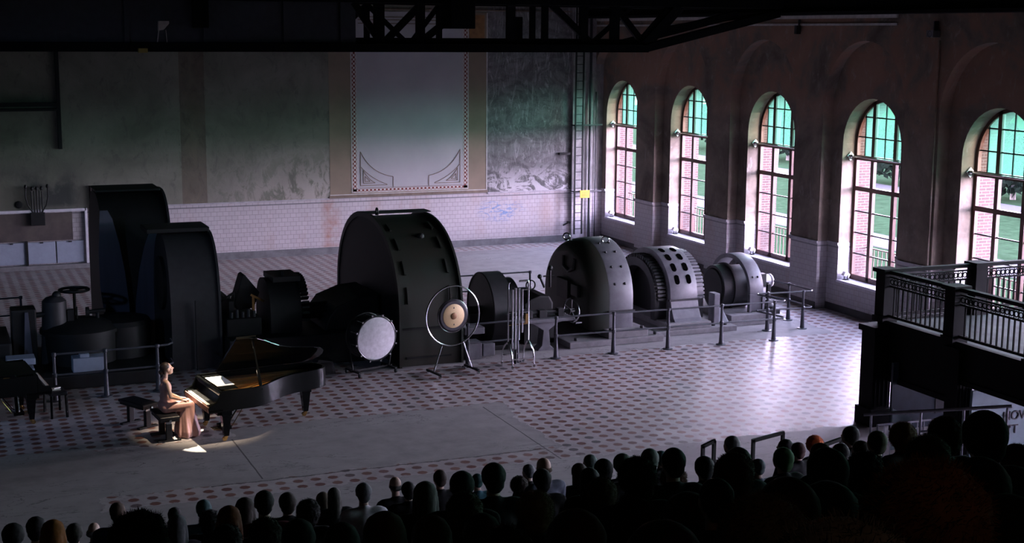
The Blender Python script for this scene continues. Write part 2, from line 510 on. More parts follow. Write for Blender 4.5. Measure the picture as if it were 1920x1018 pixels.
def floor_mat():
    t = NT('hall_floor_red_dot_tiles_and_screed')
    s = t.sep(t.pos)
    X, Y = s[0], s[1]
    P = 0.306
    gx = t.math('DIVIDE', t.math('ADD', X, 0.02), P)
    gy = t.math('DIVIDE', t.math('ADD', Y, 0.05), P)
    fx = t.math('SUBTRACT', t.math('FRACT', gx), 0.5)
    fy = t.math('SUBTRACT', t.math('FRACT', gy), 0.5)
    ax = t.math('ABSOLUTE', fx); ay = t.math('ABSOLUTE', fy)
    octd = t.math('MAXIMUM', t.math('MAXIMUM', ax, ay), t.math('MULTIPLY', t.math('ADD', ax, ay), 0.72))
    dot = t.step(octd, 0.295, 0.270)
    cell = t.comb(t.math('FLOOR', gx), t.math('FLOOR', gy), 0.0)
    wn_ = t.n.new('ShaderNodeTexWhiteNoise'); wn_.noise_dimensions = '3D'; t.link(cell, wn_.inputs['Vector'])
    rnd = wn_.outputs['Value']
    vec = t.comb(X, Y, 0.0)
    n1 = t.noise(vec, 0.35, 6.0, 0.6)
    n2 = t.noise(vec, 2.2, 7.0, 0.65)
    n3 = t.noise(vec, 9.0, 4.0, 0.6)
    # white octagon tiles with thin joints
    line = t.math('MAXIMUM', t.step(octd, 0.020, 0.0), 0.0)
    joint = t.math('MULTIPLY', t.step(t.math('ABSOLUTE', t.math('SUBTRACT', octd, 0.30)), 0.022, 0.006), 0.55)
    base = t.mix(t.step(n2, 0.35, 0.65), (0.37, 0.345, 0.345), (0.275, 0.255, 0.255))
    base = t.mix(joint, base, (0.19, 0.175, 0.17))
    dotc = t.mix(t.step(rnd, 0.25, 0.9), (0.110, 0.038, 0.031), (0.165, 0.080, 0.062))
    dotc = t.mix(t.step(rnd, 0.30, 0.05), dotc, (0.090, 0.080, 0.085))
    col = t.mix(t.math('MULTIPLY', dot, 0.95), base, dotc)
    # worn patches of screed in the tiling
    worn = t.math('MULTIPLY', t.step(t.noise(vec, 0.8, 8.0, 0.7, 0.6), 0.66, 0.70), 0.85)
    # hairline cracks
    crk = t.noise(t.scale(vec, (0.6, 1.6, 1)), 0.9, 6.0, 0.62, 0.8)
    crack = t.math('MULTIPLY', t.step(t.math('ABSOLUTE', t.math('SUBTRACT', crk, 0.5)), 0.006, 0.001), t.step(n1, 0.48, 0.55))
    scr = t.mix(t.step(n2, 0.30, 0.70), (0.27, 0.255, 0.25), (0.185, 0.178, 0.180))
    scr = t.mix(t.math('MULTIPLY', t.step(n1, 0.45, 0.62), 0.4), scr, (0.29, 0.285, 0.285))
    # screed areas
    wob = t.math('MULTIPLY', t.math('SUBTRACT', n2, 0.5), 0.7)
    wx = t.math('ADD', X, wob); wy = t.math('ADD', Y, wob)
    def inside(x0, x1, y0, y1):
        return t.math('MULTIPLY', t.math('MULTIPLY', t.math('GREATER_THAN', wx, x0), t.math('LESS_THAN', wx, x1)),
                      t.math('MULTIPLY', t.math('GREATER_THAN', wy, y0), t.math('LESS_THAN', wy, y1)))
    a = inside(-8.0, 10.75, 23.32, 26.15)
    a2 = inside(5.2, 10.9, 26.0, 26.72)
    b_ = inside(-8.0, 2.35, 20.0, 26.4)
    c_ = inside(-8.0, 40.0, 17.0, 22.62)
    d_ = inside(14.6, 20.8, 38.5, 46.4)
    e_ = inside(9.0, 21.6, 30.15, 33.5)
    m = t.math('MAXIMUM', t.math('MAXIMUM', a, a2), t.math('MAXIMUM', b_, c_))
    m = t.math('MAXIMUM', m, t.math('MAXIMUM', d_, e_))
    m = t.math('MAXIMUM', m, worn)
    col = t.mix(m, col, scr)
    col = t.mix(t.math('MULTIPLY', crack, 0.85), col, (0.05, 0.048, 0.05))
    # straight expansion joints of the screed slab
    def near(v, c, w): return t.math('LESS_THAN', t.math('ABSOLUTE', t.math('SUBTRACT', v, c)), w)
    j1 = t.math('MULTIPLY', near(t.math('ADD', X, t.math('MULTIPLY', n2, 0.03)), 5.12, 0.014), t.math('MULTIPLY', t.math('GREATER_THAN', Y, 23.4), t.math('LESS_THAN', Y, 26.0)))
    j2 = t.math('MULTIPLY', near(t.math('ADD', X, t.math('MULTIPLY', n2, 0.03)), 10.40, 0.013), t.math('MULTIPLY', t.math('GREATER_THAN', Y, 22.6), t.math('LESS_THAN', Y, 26.5)))
    j3 = t.math('MULTIPLY', near(t.math('ADD', Y, t.math('MULTIPLY', n2, 0.25)), 23.42, 0.02), t.math('MULTIPLY', t.math('GREATER_THAN', X, 4.2), t.math('LESS_THAN', X, 10.4)))
    jj = t.math('MAXIMUM', t.math('MAXIMUM', j1, j2), j3)
    col = t.mix(t.math('MULTIPLY', jj, 0.85), col, (0.035, 0.033, 0.035))
    rough = t.math('ADD', t.math('MULTIPLY', m, 0.26), t.math('ADD', 0.36, t.math('MULTIPLY', n2, 0.18)))
    t.bump(t.math('ADD', n3, t.math('MULTIPLY', n2, 1.2)), 0.10, 0.01)
    return t.done(col, rough, spec=0.32)
M['floor'] = floor_mat()

# ------------------------------------------------------------------ room shell
XL, XR, YF, YB, ZC = -7.0, 23.0, -6.0, 47.48, 13.0
DADO = 1.93
m = MB(); m.box(XL, 23.9, YF, 47.9, -0.3, 0.0); struct(m.build('floor', M['floor']))
m = MB(); m.box(XL - .3, 24.4, YF - .3, 48.2, ZC, ZC + .3); struct(m.build('ceiling', M['ceil']))
m = MB(); m.box(XL - .3, XL, YF, YB, 0, ZC); struct(m.build('wall_left', M['wall_dim']))
m = MB(); m.box(XL, 24.4, YF - .3, YF, 0, ZC); struct(m.build('wall_front', M['wall_dim']))
m = MB(); m.box(XL, 24.0, YB, YB + .4, 0, ZC); struct(m.build('wall_back', M['wall_back']))

BAY = 4.866
RH = 1.765        # half width of the wall recess
RSP = 5.70        # springing of its arch
WH = 1.26         # half width of the window opening
WSP, WSILL = 4.69, 0.90
XB = 23.34        # back plane of the recess
XW = 23.80        # window plane
XO = 24.45        # outer face
NSEG = 20
def arch_pts(yc, half, sp, rise=None, n=NSEG):
    rise = half if rise is None else rise
    return [(yc + half * math.cos(PI * i / n), sp + rise * math.sin(PI * i / n)) for i in range(n + 1)]
def pierced(m, x, y0, y1, z0, z1, yc, half, sp, sill):
    """wall plane x = const with an arched hole"""
    pts = arch_pts(yc, half, sp)
    def q(ya, za, yb, zb): m.add([(x, ya, za), (x, yb, za), (x, yb, zb), (x, ya, zb)], [(0, 1, 2, 3)])
    if y1 > yc + half: q(yc + half, z0, y1, z1)
    if y0 < yc - half: q(y0, z0, yc - half, z1)
    if sill > z0: q(yc - half, z0, yc + half, sill)
    for (ya, za), (yb, zb) in zip(pts, pts[1:]):
        m.add([(x, ya, za), (x, yb, zb), (x, yb, z1), (x, ya, z1)], [(0, 1, 2, 3)])
def reveal(m, x0, x1, yc, half, sp, z0, ylim=None):
    pts = [(yc + half, z0)] + arch_pts(yc, half, sp) + [(yc - half, z0)]
    for (ya, za), (yb, zb) in zip(pts, pts[1:]):
        m.add([(x0, ya, za), (x1, ya, za), (x1, yb, zb), (x0, yb, zb)], [(0, 1, 2, 3)])
wr = MB(); wo = MB()
for k, yc in enumerate(WIN_Y):
    y0, y1 = yc - BAY / 2, yc + BAY / 2
    if k == 0: y1 = YB + 0.2
    pierced(wr, XR, y0, y1, 0.0, ZC, yc, RH, RSP, 0.0)
    reveal(wr, XR, XB, yc, RH, RSP, 0.0)
    pierced(wr, XB, yc - RH - .2, yc + RH + .2, 0.0, RSP + RH + .2, yc, WH, WSP, WSILL)
    reveal(wr, XB, XW + 0.06, yc, WH, WSP, WSILL)
    # outer leaf of brick with its own reveal
    pierced(wo, XO, y0, y1, -1.2, ZC, yc, WH + .02, WSP, WSILL - .05)
    reveal(wo, XW + 0.06, XO, yc, WH + .02, WSP, WSILL - .05)
    wo.add([(XW + .06, yc - WH - .02, WSILL - .05), (XO, yc - WH - .02, WSILL - .05), (XO, yc + WH + .02, WSILL - .05), (XW + .06, yc + WH + .02, WSILL - .05)], [(0, 1, 2, 3)])
yend = WIN_Y[-1] - BAY / 2
wr.box(XR, XR + .3, YF, yend, 0, ZC)
wo.box(XO - .3, XO, YF, yend, -1.2, ZC)
# roof of the cavity between the two leaves keeps stray light out
wo.box(XR + .02, XO, YF, 48.0, ZC - .05, ZC)
wo.box(XR, XO, YB + .38, 48.1, -1.0, ZC)
struct(wr.build('wall_right', M['wall_right']))
struct(wo.build('wall_outside', M['brick']))

# dado cap mouldings, base boards
def trim_run(name, pts, z0, z1, d, mat):
    b = MB()
    for (xa, ya), (xb, yb) in zip(pts, pts[1:]):
        lo = (min(xa, xb), min(ya, yb)); hi = (max(xa, xb), max(ya, yb))
        b.box(lo[0] - d, hi[0] + d * .2, lo[1] - d * (1 if ya != yb else 1), hi[1] + d * .2, z0, z1)
    return struct(b.build(name, mat))
M['skirting'] = simple('grey_skirting', (0.16, 0.165, 0.17), 0.5, var=0.5, scale=3)
M['skirting_dark'] = simple('dark_skirting', (0.040, 0.038, 0.040), 0.5, var=0.5, scale=3)
b = MB(); b.box(5.3, 22.95, YB - .03, YB, 0, .24); struct(b.build('baseboard_back', M['skirting']))
b = MB()
for k, yc in enumerate(WIN_Y):
    b.box(XB - .02, XB, yc - RH, min(yc + RH, YB), 0, .20)
    ya, yb = yc - BAY + RH, yc - RH
    b.box(XR - .02, XR, ya, yb, 0, .20)
struct(b.build('baseboard_right', M['skirting_dark']))
M['cap'] = simple('tile_cap', (0.42, 0.40, 0.42), 0.4)
b = MB()
for k, yc in enumerate(WIN_Y):
    ya, yb = yc - BAY + RH, yc - RH
    b.box(XR - .045, XR, ya - .02, yb + .045, 1.86, 1.93)
    b.box(XR - .045, XB, yb, yb + .04, 1.86, 1.93)
    for s0, s1 in ((yc - RH, yc - WH), (yc + WH, min(yc + RH, YB))):
        b.box(XB - .035, XB, s0, s1, 1.86, 1.93)
struct(b.build('trim_1', M['cap']))
b = MB(); b.box(5.3, 12.9, YB - .03, YB, 1.89, 1.94); b.box(18.76, 22.05, YB - .03, YB, 1.89, 1.94); struct(b.build('trim_2', M['cap']))
# cornice high on the back wall and on the right wall
b = MB(); b.box(6, 22.0, YB - .06, YB, 8.52, 8.56); b.box(6, 22.0, YB - .05, YB, 8.36, 8.40); struct(b.build('trim_3', M['line_brown']))
b = MB(); b.box(XR - .05, XR, 30, YB, 8.05, 8.16); b.box(XR - .03, XR, 30, YB, 7.86, 7.92); struct(b.build('trim_4', M['line_white']))
# pilaster in the back right corner, with block joints
b = MB(); b.box(22.06, 22.98, YB - .10, YB + .1, 0, ZC); struct(b.build('trim_5', M['wall_back']))

# painted decoration of the back wall
YP = YB - .006
b = MB(); b.box(12.93, 18.74, YP, YB + .01, 2.02, 8.30); struct(b.build('trim_6', M['brown_band']))
b = MB(); b.box(13.80, 17.92, YP - .004, YB, 2.14, 8.30); struct(b.build('trim_7', M['lilac']))
b = MB(); b.box(12.90, 18.76, YP - .02, YB, 1.94, 2.03); struct(b.build('trim_8', M['line_brown']))
b = MB(); b.box(12.93, 18.74, YP - .008, YB, 2.03, 2.055)
for xx in (13.70, 17.985): b.box(xx, xx + .035, YP - .008, YB, 2.10, 8.3)
for xx in (13.885, 17.80): b.box(xx, xx + .03, YP - .008, YB, 2.26, 8.3)
b.box(13.70, 18.02, YP - .008, YB, 2.09, 2.12); b.box(18.70, 18.74, YP - .008, YB, 2.05, 8.3)
struct(b.build('trim_9', M['line_white']))
t = NT('red_and_cream_check_border')
s_ = t.sep(t.pos)
ck = t.n.new('ShaderNodeTexChecker'); ck.inputs['Scale'].default_value = 1.0
t.link(t.comb(t.math('MULTIPLY', s_[0], 14.0), 0.5, t.math('MULTIPLY', s_[2], 14.0)), ck.inputs['Vector'])
ck.inputs['Color1'].default_value = (0.16, 0.035, 0.025, 1); ck.inputs['Color2'].default_value = (0.50, 0.46, 0.42, 1)
M['check'] = t.done(ck.outputs[0], 0.8)
b = MB()
b.box(13.75, 13.88, YP - .01, YB, 2.14, 8.3); b.box(17.84, 17.97, YP - .01, YB, 2.14, 8.3); b.box(13.75, 17.97, YP - .01, YB, 2.13, 2.22)
struct(b.build('trim_10', M['check']))
# corner ornaments: curved bands and nested triangles, mirrored
b = MB()
def pl(pts, w=.022):
    for (xa, za), (xb, zb) in zip(pts, pts[1:]):
        b.bar((xa, YP - .008, za), (xb, YP - .008, zb), w, .012, up=(0, 1, 0))
def arc(x0, z0, x1, z1, sag, n=10):
    out = []
    for i in range(n + 1):
        f = i / n
        s = 4 * f * (1 - f) * sag
        out.append((x0 + (x1 - x0) * f - s * .7, z0 + (z1 - z0) * f - s))
    return out
for sg in (0, 1):
    def mx(pts): return [((13.86 + 17.86 - x) if sg else x, z) for x, z in pts]
    pl(mx(arc(14.02, 3.52, 15.20, 2.62, .16) + [(15.20, 2.24)]))
    pl(mx([(14.02, 3.52), (14.02, 2.34), (14.98, 2.34), (14.98, 2.36)]))
    pl(mx(arc(14.04, 2.98, 14.98, 2.36, .06)))
    pl(mx([(14.12, 2.86), (14.12, 2.42), (14.55, 2.42)])); pl(mx(arc(14.12, 2.86, 14.55, 2.42, .04)))
    pl(mx([(14.18, 2.66), (14.18, 2.48), (14.36, 2.48), (14.18, 2.66)]))
pl([(13.98, 2.25), (17.76, 2.25)], .016)
for zz in (8.12, 8.02, 7.90): pl([(13.98, zz), (17.76, zz)], .03)
struct(b.build('trim_11', M['line_brown']))
b = MB(); b.box(18.05, 18.62, YP - .02, YB, 7.2, 8.22); b.box(18.14, 18.53, YP - .03, YB, 7.30, 7.7); b.box(18.14, 18.53, YP - .03, YB, 7.75, 8.14); struct(b.build('trim_12', M['ochre']))

# ------------------------------------------------------------------ windows
MULL = 0.47
def make_window(yc, idx):
    root = empty('window_%d' % idx, (XW, yc, WSILL))
    root['kind'] = 'structure'
    f = MB()
    fw = 0.095
    pts = [(WH, 0.0)] + [(p[0], p[1] - WSILL) for p in arch_pts(0, WH, WSP)] + [(-WH, 0.0)]
    inn = [(WH - fw, 0.10)] + [(p[0], p[1] - WSILL) for p in arch_pts(0, WH - fw, WSP)] + [(-WH + fw, 0.10)]
    for i in range(len(pts) - 1):
        a, b2, c, d = pts[i], pts[i + 1], inn[i + 1], inn[i]
        vs = [(-.05, *a), (-.05, *b2), (-.05, *c), (-.05, *d), (.05, *a), (.05, *b2), (.05, *c), (.05, *d)]
        f.add(vs, [(0, 1, 2, 3), (4, 7, 6, 5), (3, 2, 6, 7), (0, 4, 5, 1)])
    f.box(-.05, .05, -WH, WH, 0.0, .15)
    f.build('window_frame', M['wood_red'], root)
    for z, h in ((3.40, .13), (2.55, .12)):
        t_ = MB(); t_.box(-.055, .055, -WH, WH, z - h / 2, z + h / 2); t_.build('transom', M['wood_red'], root)
    ztop = WSP - WSILL + math.sqrt(WH ** 2 - MULL ** 2)
    for s in (-1, 1):
        t_ = MB(); t_.box(-.05, .05, s * MULL - .065, s * MULL + .065, 0.05, ztop); t_.build('mullion', M['wood_red'], root)
    g = MB()
    bw = .034
    for z in (0.74, 1.32, 1.92): g.box(-.02, .02, -WH, WH, z - bw / 2, z + bw / 2)
    for z in (3.97, 4.52): g.box(-.02, .02, -WH + .03, WH - .03, z - bw / 2, z + bw / 2)
    for y in (-0.865, 0.0, 0.865):
        zt = WSP - WSILL + math.sqrt(WH ** 2 - y * y)
        g.box(-.02, .02, y - bw / 2, y + bw / 2, 3.42, zt)
    g.build('glazing_bar', M['iron_black'], root)
    p = MB(); p.add([(0, -WH + .05, .1), (0, WH - .05, .1), (0, WH - .05, 3.38), (0, -WH + .05, 3.38)], [(0, 1, 2, 3)])
    p.build('clear_pane', M['glass'], root)
    # green sheets cover the upper lights, leaving a slit at the far side
    ap = [(p_[0] * .985, p_[1] - WSILL) for p_ in arch_pts(0, WH - .04, WSP)]
    def upper(y0, y1, mat, name):
        mb = MB(); N = 12
        top = lambda y: WSP - WSILL + math.sqrt(max(0, (WH - .04) ** 2 - y * y))
        for i in range(N):
            ya = y0 + (y1 - y0) * i / N; yb = y0 + (y1 - y0) * (i + 1) / N
            mb.add([(0, ya, 3.43), (0, yb, 3.43), (0, yb, top(yb)), (0, ya, top(ya))], [(0, 1, 2, 3)])
        mb.build(name, mat, root)
    upper(-WH + .05, 0.87, M['green_glass'], 'green_pane')
    upper(0.87, WH - .05, M['amber_glass'], 'pale_pane')
    # outer guard rail
    gr = MB(); gr.box(.46, .49, -WH, WH, .84, .87)
    for i in range(1, 14):
        y = -WH + 2 * WH * i / 14
        gr.box(.465, .485, y - .012, y + .012, 0.0, .85)
    gr.build('guard_rail', M['wood_red'], root)
    s = MB(); s.box(-.50, -.03, -WH - .0, WH, -.06, .005); s.build('window_sill', M['sill'], root, bevel=.008)
    return root
for i, wy in enumerate(WIN_Y): make_window(wy, i + 1)

WINNAME = ['window nearest the back corner', 'second window from the back corner', 'third window from the back corner', 'fourth window from the back corner', 'window behind the gallery railing']
for i, wy in enumerate(WIN_Y[:5]):
    t = empty('tie_rod', (XB + .05, wy, 4.33))
    tag(t, 'round iron tie rod with wall plate across the ' + WINNAME[i], 'rod', 'window tie rods')
    r = MB(); r.cyl((.2, -WH, 0), (.2, WH, 0), .022, n=10); r.build('rod', M['chrome'], t, smooth=True)
    r = MB(); r.M = Matrix.Translation((.2, WH - .02, 0)) @ Matrix.Rotation(PI / 4, 4, 'Y'); r.box(-.09, .09, -.02, .02, -.09, .09); r.build('end_plate', M['chrome'], t)
    r = MB(); r.lathe((.2, WH - .04, 0), (.2, WH - .12, 0), [(0, .055), (.04, .055), (.08, .03)], 10); r.build('nut', M['chrome'], t, smooth=True)
for i, wy in enumerate(WIN_Y[:4]):
    t = empty('flood_lamp', (XB + .18, wy + WH - .16, WSILL + .006))
    tag(t, ('open cream-fronted flood lamp on the sill of the ' if i == 0 else 'small grey flood lamp on the sill of the ') + WINNAME[i], 'lamp', 'flood lamps on the window sills')
    r = MB(); r.box(-.06, .06, -.08, .08, 0, .015); r.bar((0, -.08, 0), (0, -.08, .14), .03, .012); r.bar((0, .08, 0), (0, .08, .14), .03, .012); r.build('bracket', M['iron_mid'], t)
    r = MB(); r.M = Matrix.Translation((0, 0, .14)) @ Matrix.Rotation(0.5, 4, 'Y'); r.box(-.10, .08, -.07, .07, -.06, .06); r.build('housing', M['sill'] if i else M['flag'], t, bevel=.012)

# ------------------------------------------------------------------ outside the windows
b = MB(); b.box(24.45, 140, -40, 160, -1.5, -1.2); o = struct(b.build('ground', M['grass']))
b = MB(); b.box(37, 39.5, -40, 160, -1.2, -1.17); b.box(50, 53, -40, 160, -1.2, -1.17); o = struct(b.build('path', M['path']))
random.seed(5)
def tree(x, y, h, w, label):
    root = empty('tree', (x, y, -1.2))
    tag(root, label, 'tree', 'trees on the lawn outside')
    tr = MB(); tr.cyl((0, 0, 0), (0, 0, h * .6), .16, .08, 8); tr.build('trunk', M['trunk'], root, smooth=True)
    lf = MB()
    for i in range(900):
        while True:
            p = Vector((random.uniform(-1, 1), random.uniform(-1, 1), random.uniform(-1, 1)))
            if .35 < p.length < 1: break
        c = Vector((p.x * w, p.y * w, h * .55 + p.z * h * .45))
        a = Vector((random.gauss(0, 1), random.gauss(0, 1), random.gauss(0, 1))).normalized() * random.uniform(.16, .34)
        q = a.cross(Vector((random.gauss(0, 1), random.gauss(0, 1), random.gauss(0, 1)))).normalized() * random.uniform(.12, .26)
        lf.add([c - a, c - q, c + a, c + q], [(0, 1, 2, 3)])
    lf.build('foliage', M['leaf'], root)
TL = ['bushy tree on the lawn seen through the window nearest the back corner', 'round bush seen through the second window from the back corner', 'tall bush seen through the third window from the back corner', 'grey-green bush seen high in the fourth window from the back corner', 'broad dark bush seen past the leaning white post', 'far bush at the edge of the lawn behind the gallery window', 'wide bush at the far side of the lawn', 'far tree beyond the pale path']
for (x, y, h, w), lab in zip(((58, 96, 3.6, 3.4), (57, 86, 3.4, 3.4), (54, 70, 3.5, 3.2), (55, 61, 3.2, 3), (53, 53, 3.3, 3), (56, 45, 3.2, 3.4), (66, 78, 3.8, 3.5), (66, 68, 3.6, 3.5)), TL):
    tree(x, y, h, w, lab)
def strut(a, b_, lab):
    t = MB(); t.bar(a, b_, .26, .26); tag(t.build('steel_strut', M['white_paint']), lab, 'strut', 'white steel struts outside')
strut((33.0, 41.6, -1.2), (32.0, 38.6, 4.6), 'slanted white steel strut outside the fourth window from the back corner')
strut((33.0, 33.6, -1.2), (32.6, 34.9, 4.8), 'leaning white steel post outside the gallery window')
strut((34.0, 52.6, -1.2), (34.0, 52.2, 4.8), 'upright white steel post outside the third window from the back corner')

# ------------------------------------------------------------------ overhead crane and runway
b = MB()
b.box(22.15, 22.97, YF + .05, 46.9, 8.14, 8.22); b.box(22.3, 22.4, YF + .05, 46.9, 8.22, 9.0); b.box(22.15, 22.97, YF + .05, 46.9, 9.0, 9.1)
cr_ = tag(b.build('crane_runway', M['crane']), 'dark riveted runway girder along the top of the window wall', 'girder')

crane = empty('overhead_crane', (0, 34.0, 7.12))
tag(crane, 'black steel lattice crane bridge crossing the top of the hall', 'crane')
XEND = 17.95
for dy in (0.0, 2.2):
    b = MB(); b.box(-6.9, XEND, dy - .16, dy + .16, 0.0, .20)
    b.box(-6.9, XEND, dy - .02, dy + .02, .2, .34); b.build('bottom_chord', M['crane'], crane)
    b = MB(); b.bar((XEND - .08, dy, .10), (22.0, dy, 1.06), .30, .20); b.build('raised_end_chord', M['crane'], crane)
    b = MB(); b.box(-6.9, 22.08, dy - .16, dy + .16, 1.19, 1.9); b.build('top_chord', M['crane'], crane)
def diag(xa, za, xb, zb, dy, w=.14):
    t = MB(); t.bar((xa, dy, za), (xb, dy, zb), .10, w); t.build('diagonal', M['crane'], crane)
def vert_(x, dy, w=.16):
    t = MB(); t.box(x - w / 2, x + w / 2, dy - .06, dy + .06, .2, 1.2); t.build('strut', M['crane'], crane)
for x, w in ((10.55, .26), (11.62, .22), (14.05, .22), (15.0, .16), (16.1, .22), (17.0, .25)):
    vert_(x, 0.0, w)
for xa, za, xb, zb in ((9.9, 1.2, 10.55, .3), (11.62, 1.15, 10.75, .3), (12.9, 1.2, 11.7, .3), (15.2, 1.2, 16.3, .25), (17.0, 1.2, 17.8, .3), (18.6, 1.15, 17.8, .3)):
    diag(xa, za, xb, zb, 0.0, .17)
for x in (10.9, 12.9, 15.6, 18.1): vert_(x, 2.2, .14)
for xa, za, xb, zb in ((9.9, .2, 10.9, 1.2), (10.9, 1.2, 12.0, .2), (12.9, 1.2, 12.1, .2), (16.2, 1.2, 17.3, .3), (18.6, 1.2, 17.5, .3)):
    diag(xa, za, xb, zb, 2.2, .12)
b = MB(); b.bar((17.9, 0, .2), (18.9, 0, 1.2), .24, .26); b.build('gusset', M['crane'], crane)
b = MB(); b.bar((18.3, 0.0, .62), (22.0, 0.0, 1.10), .08, .10); b.build('tie_bar', M['crane'], crane)
b = MB(); b.box(-6.9, 9.95, -.03, .03, .2, 1.2); b.build('web_plate', M['crane_web'], crane)
for x in (4.5, 6.3, 8.2, 9.6):
    b = MB(); b.box(x - .05, x + .05, -.10, -.03, .2, 1.2); b.build('stiffener', M['crane_web'], crane)
b = MB(); b.box(12.25, 12.9, -.5, .3, .58, 1.3); b.build('drive_box', M['crane'], crane, bevel=.02)
b = MB(); b.box(6.0, 6.35, -.25, -.03, .55, 1.2); b.build('junction_box', M['crane'], crane, bevel=.01)
b = MB(); b.box(14.35, 14.6, .5, 1.0, .1, .9); b.build('hoist_motor', M['crane'], crane, bevel=.02)

lampo = empty('crane_lamp', (5.15, 33.72, 7.40))
tag(lampo, 'small pale angled lamp shade on a thin rod at the crane girder', 'lamp')
b = MB(); b.cyl((0, 0, -.06), (.04, 0, .22), .012, n=8); b.cyl((.22, 0, -.06), (.2, 0, .22), .008, n=6); b.build('rod', M['flag'], lampo, smooth=True)
b = MB(); b.xzprism([(.02, .20), (.14, .22), (.27, .36), (.27, .42), (.03, .42)], -.07, .05); b.build('lamp_shade', M['flag'], lampo, bevel=.008)
tag(MB().box(4.72, 4.92, 33.66, 33.83, 7.10, 7.20).build('warning_tag', simple('dull_yellow_tag', (.35, .24, .05), .6), None, bevel=.004), 'small yellow tag on the lower flange of the crane girder', 'sign')

# ------------------------------------------------------------------ ladder, pipes, sign, wall fittings
lad = empty('access_ladder', (22.2, YB - .35, 0))
tag(lad, 'narrow black iron ladder running up the back wall beside the corner pier', 'ladder')
for x in (-.14, .16):
    b = MB(); b.box(x - .022, x + .022, -.03, .03, .3, 9.5); b.build('stile', M['iron_black'], lad)
b = MB()
for i in range(30): b.cyl((-.14, 0, .5 + i * .3), (.16, 0, .5 + i * .3), .014, n=6)
b.build('rung', M['iron_black'], lad)
b = MB()
for z in (1.85, 4.28): b.box(-.14, .95, .0, .04, z, z + .05); b.box(-.16, -.12, 0, .345, z, z + .04); b.box(.14, .18, 0, .24, z, z + .04)
b.build('angle_bracket', M['iron_mid'], lad)
b = MB(); b.cyl((22.72, YB - .2, .1), (22.72, YB - .2, 10), .05, n=10)
tag(b.build('downpipe', M['iron_mid'], None, smooth=True), 'black vertical pipe on the corner pier beside the ladder', 'pipe')
b = MB(); b.cyl((22.975, YB - .155, .1), (22.975, YB - .155, 5.5), .022, n=8)
tag(b.build('conduit', M['iron_black'], None, smooth=True), 'thin dark conduit at the edge of the window nearest the corner', 'pipe')
sg = empty('warning_sign', (22.45, YB - .40, 1.78)); tag(sg, 'small yellow warning sign beside the ladder near the back corner', 'sign')
MB().box(-.19, .19, -.012, .012, -.14, .14).build('sign_plate', M['yellow'], sg)
b = MB()
for z in (.06, 0.0, -.06): b.box(-.13, .13, -.016, -.012, z - .012, z + .012)
b.build('lettering', simple('sign_print', (.35, .18, .02), .6), sg)
b = MB(); b.cyl((21.72, YB - .12, .62), (21.95, YB - .12, .72), .03, n=8); b.cyl((21.95, YB, .72), (21.95, YB - .2, .72), .04, n=8)
tag(b.build('pipe_stub', M['iron_mid'], None, smooth=True), 'small dark pipe stub low on the tiled back wall left of the ladder', 'pipe')
b = MB(); b.box(21.55, 22.0, YB - .1, YB, 3.22, 3.30)
tag(b.build('angle_bracket', M['iron_black'], None), 'short dark bracket on the weathered wall left of the ladder', 'bracket')
b = MB(); b.box(4.03, 4.15, YB - .14, YB - .005, 3.86, 8.2)
tag(b.build('air_duct', M['iron_black'], None, bevel=.01), 'thick black vertical duct on the upper left of the back wall', 'pipe')
b = MB(); b.box(XL, 4.05, YB - .3, YB, 5.08, 5.16); b.box(XL, 4.05, YB - .22, YB, 5.22, 5.34)
tag(b.build('iron_beam', M['iron_black'], None), 'dark horizontal beam ending at the black duct on the back wall', 'beam')
fx = empty('floodlight', (XR - .02, 28.45, 7.62)); tag(fx, 'grey box floodlight high on the pier between the two nearest arches', 'lamp')
MB().box(-.22, 0, -.13, .13, -.05, .12).build('housing', M['iron_grey'], fx, bevel=.02)
MB().box(-.10, .02, -.02, .02, .1, .34).build('bracket', M['iron_mid'], fx)
b = MB(); b.ring((-.21, 0, .03), (1, 0, 0), .07, .012, 20, 6); b.build('lens_ring', M['iron_mid'], fx, smooth=True)
fx = empty('floodlight', (XR - .02, 34.35, 7.75)); tag(fx, 'small dark box light high on the pier above the third window', 'lamp')
MB().box(-.14, 0, -.06, .06, -.12, .12).build('housing', M['iron_mid'], fx, bevel=.01)
MB().box(-.05, .02, -.015, .015, .1, .28).build('bracket', M['iron_mid'], fx)
b = MB(); b.cyl((XR - .05, 28.3, 0.2), (XR - .05, 28.3, 7.5), .03, n=8)
tag(b.build('riser_pipe', M['wall_right'], None, smooth=True), 'plaster-coloured pipe running up the pier below the box floodlight', 'pipe')
tag(MB().box(23.24, 23.32, 37.2, 37.7, .0, .6).build('hatch', M['skirting_dark']), 'low dark hatch on the wall behind the far machine', 'hatch')

# switchboard niche on the left of the back wall
nz_ = empty('switchboard', (3.5, YB - .02, 0)); tag(nz_, 'old switchboard niche with a stained dark slab over three blue-grey panels', 'switchboard')
MB().box(-4.4, 1.40, -.22, 0, 0, .16).build('plinth', M['plinth'], nz_, bevel=.02)
b = MB(); b.box(-4.4, 1.30, -.16, 0, 1.86, 1.95); b.box(1.24, 1.32, -.16, 0, .16, 1.95); b.build('frame', M['sill'], nz_, bevel=.01)
MB().box(-4.4, .86, -.05, .0, .93, 1.82).build('slab', M['rust_panel'], nz_)
MB().box(.86, 1.24, -.04, .0, .93, 1.86).build('slab', M['wall_back'], nz_)
for x0, x1 in ((-2.3, -1.15), (-1.12, -.03), (.02, .80 - .04), (.22 + .58, 1.22)):
    pass
for x0, x1 in ((-1.45, -.62), (-.54, .30), (.34, 1.18)):
    q = MB().box(x0, x1, -.09, -.02, .20, .90).build('panel', M['grey_panel'], nz_, bevel=.01)
    MB().box((x0 + x1) / 2 - .05, (x0 + x1) / 2 + .05, -.12, -.09, .86, .90).build('handle', M['iron_mid'], q)
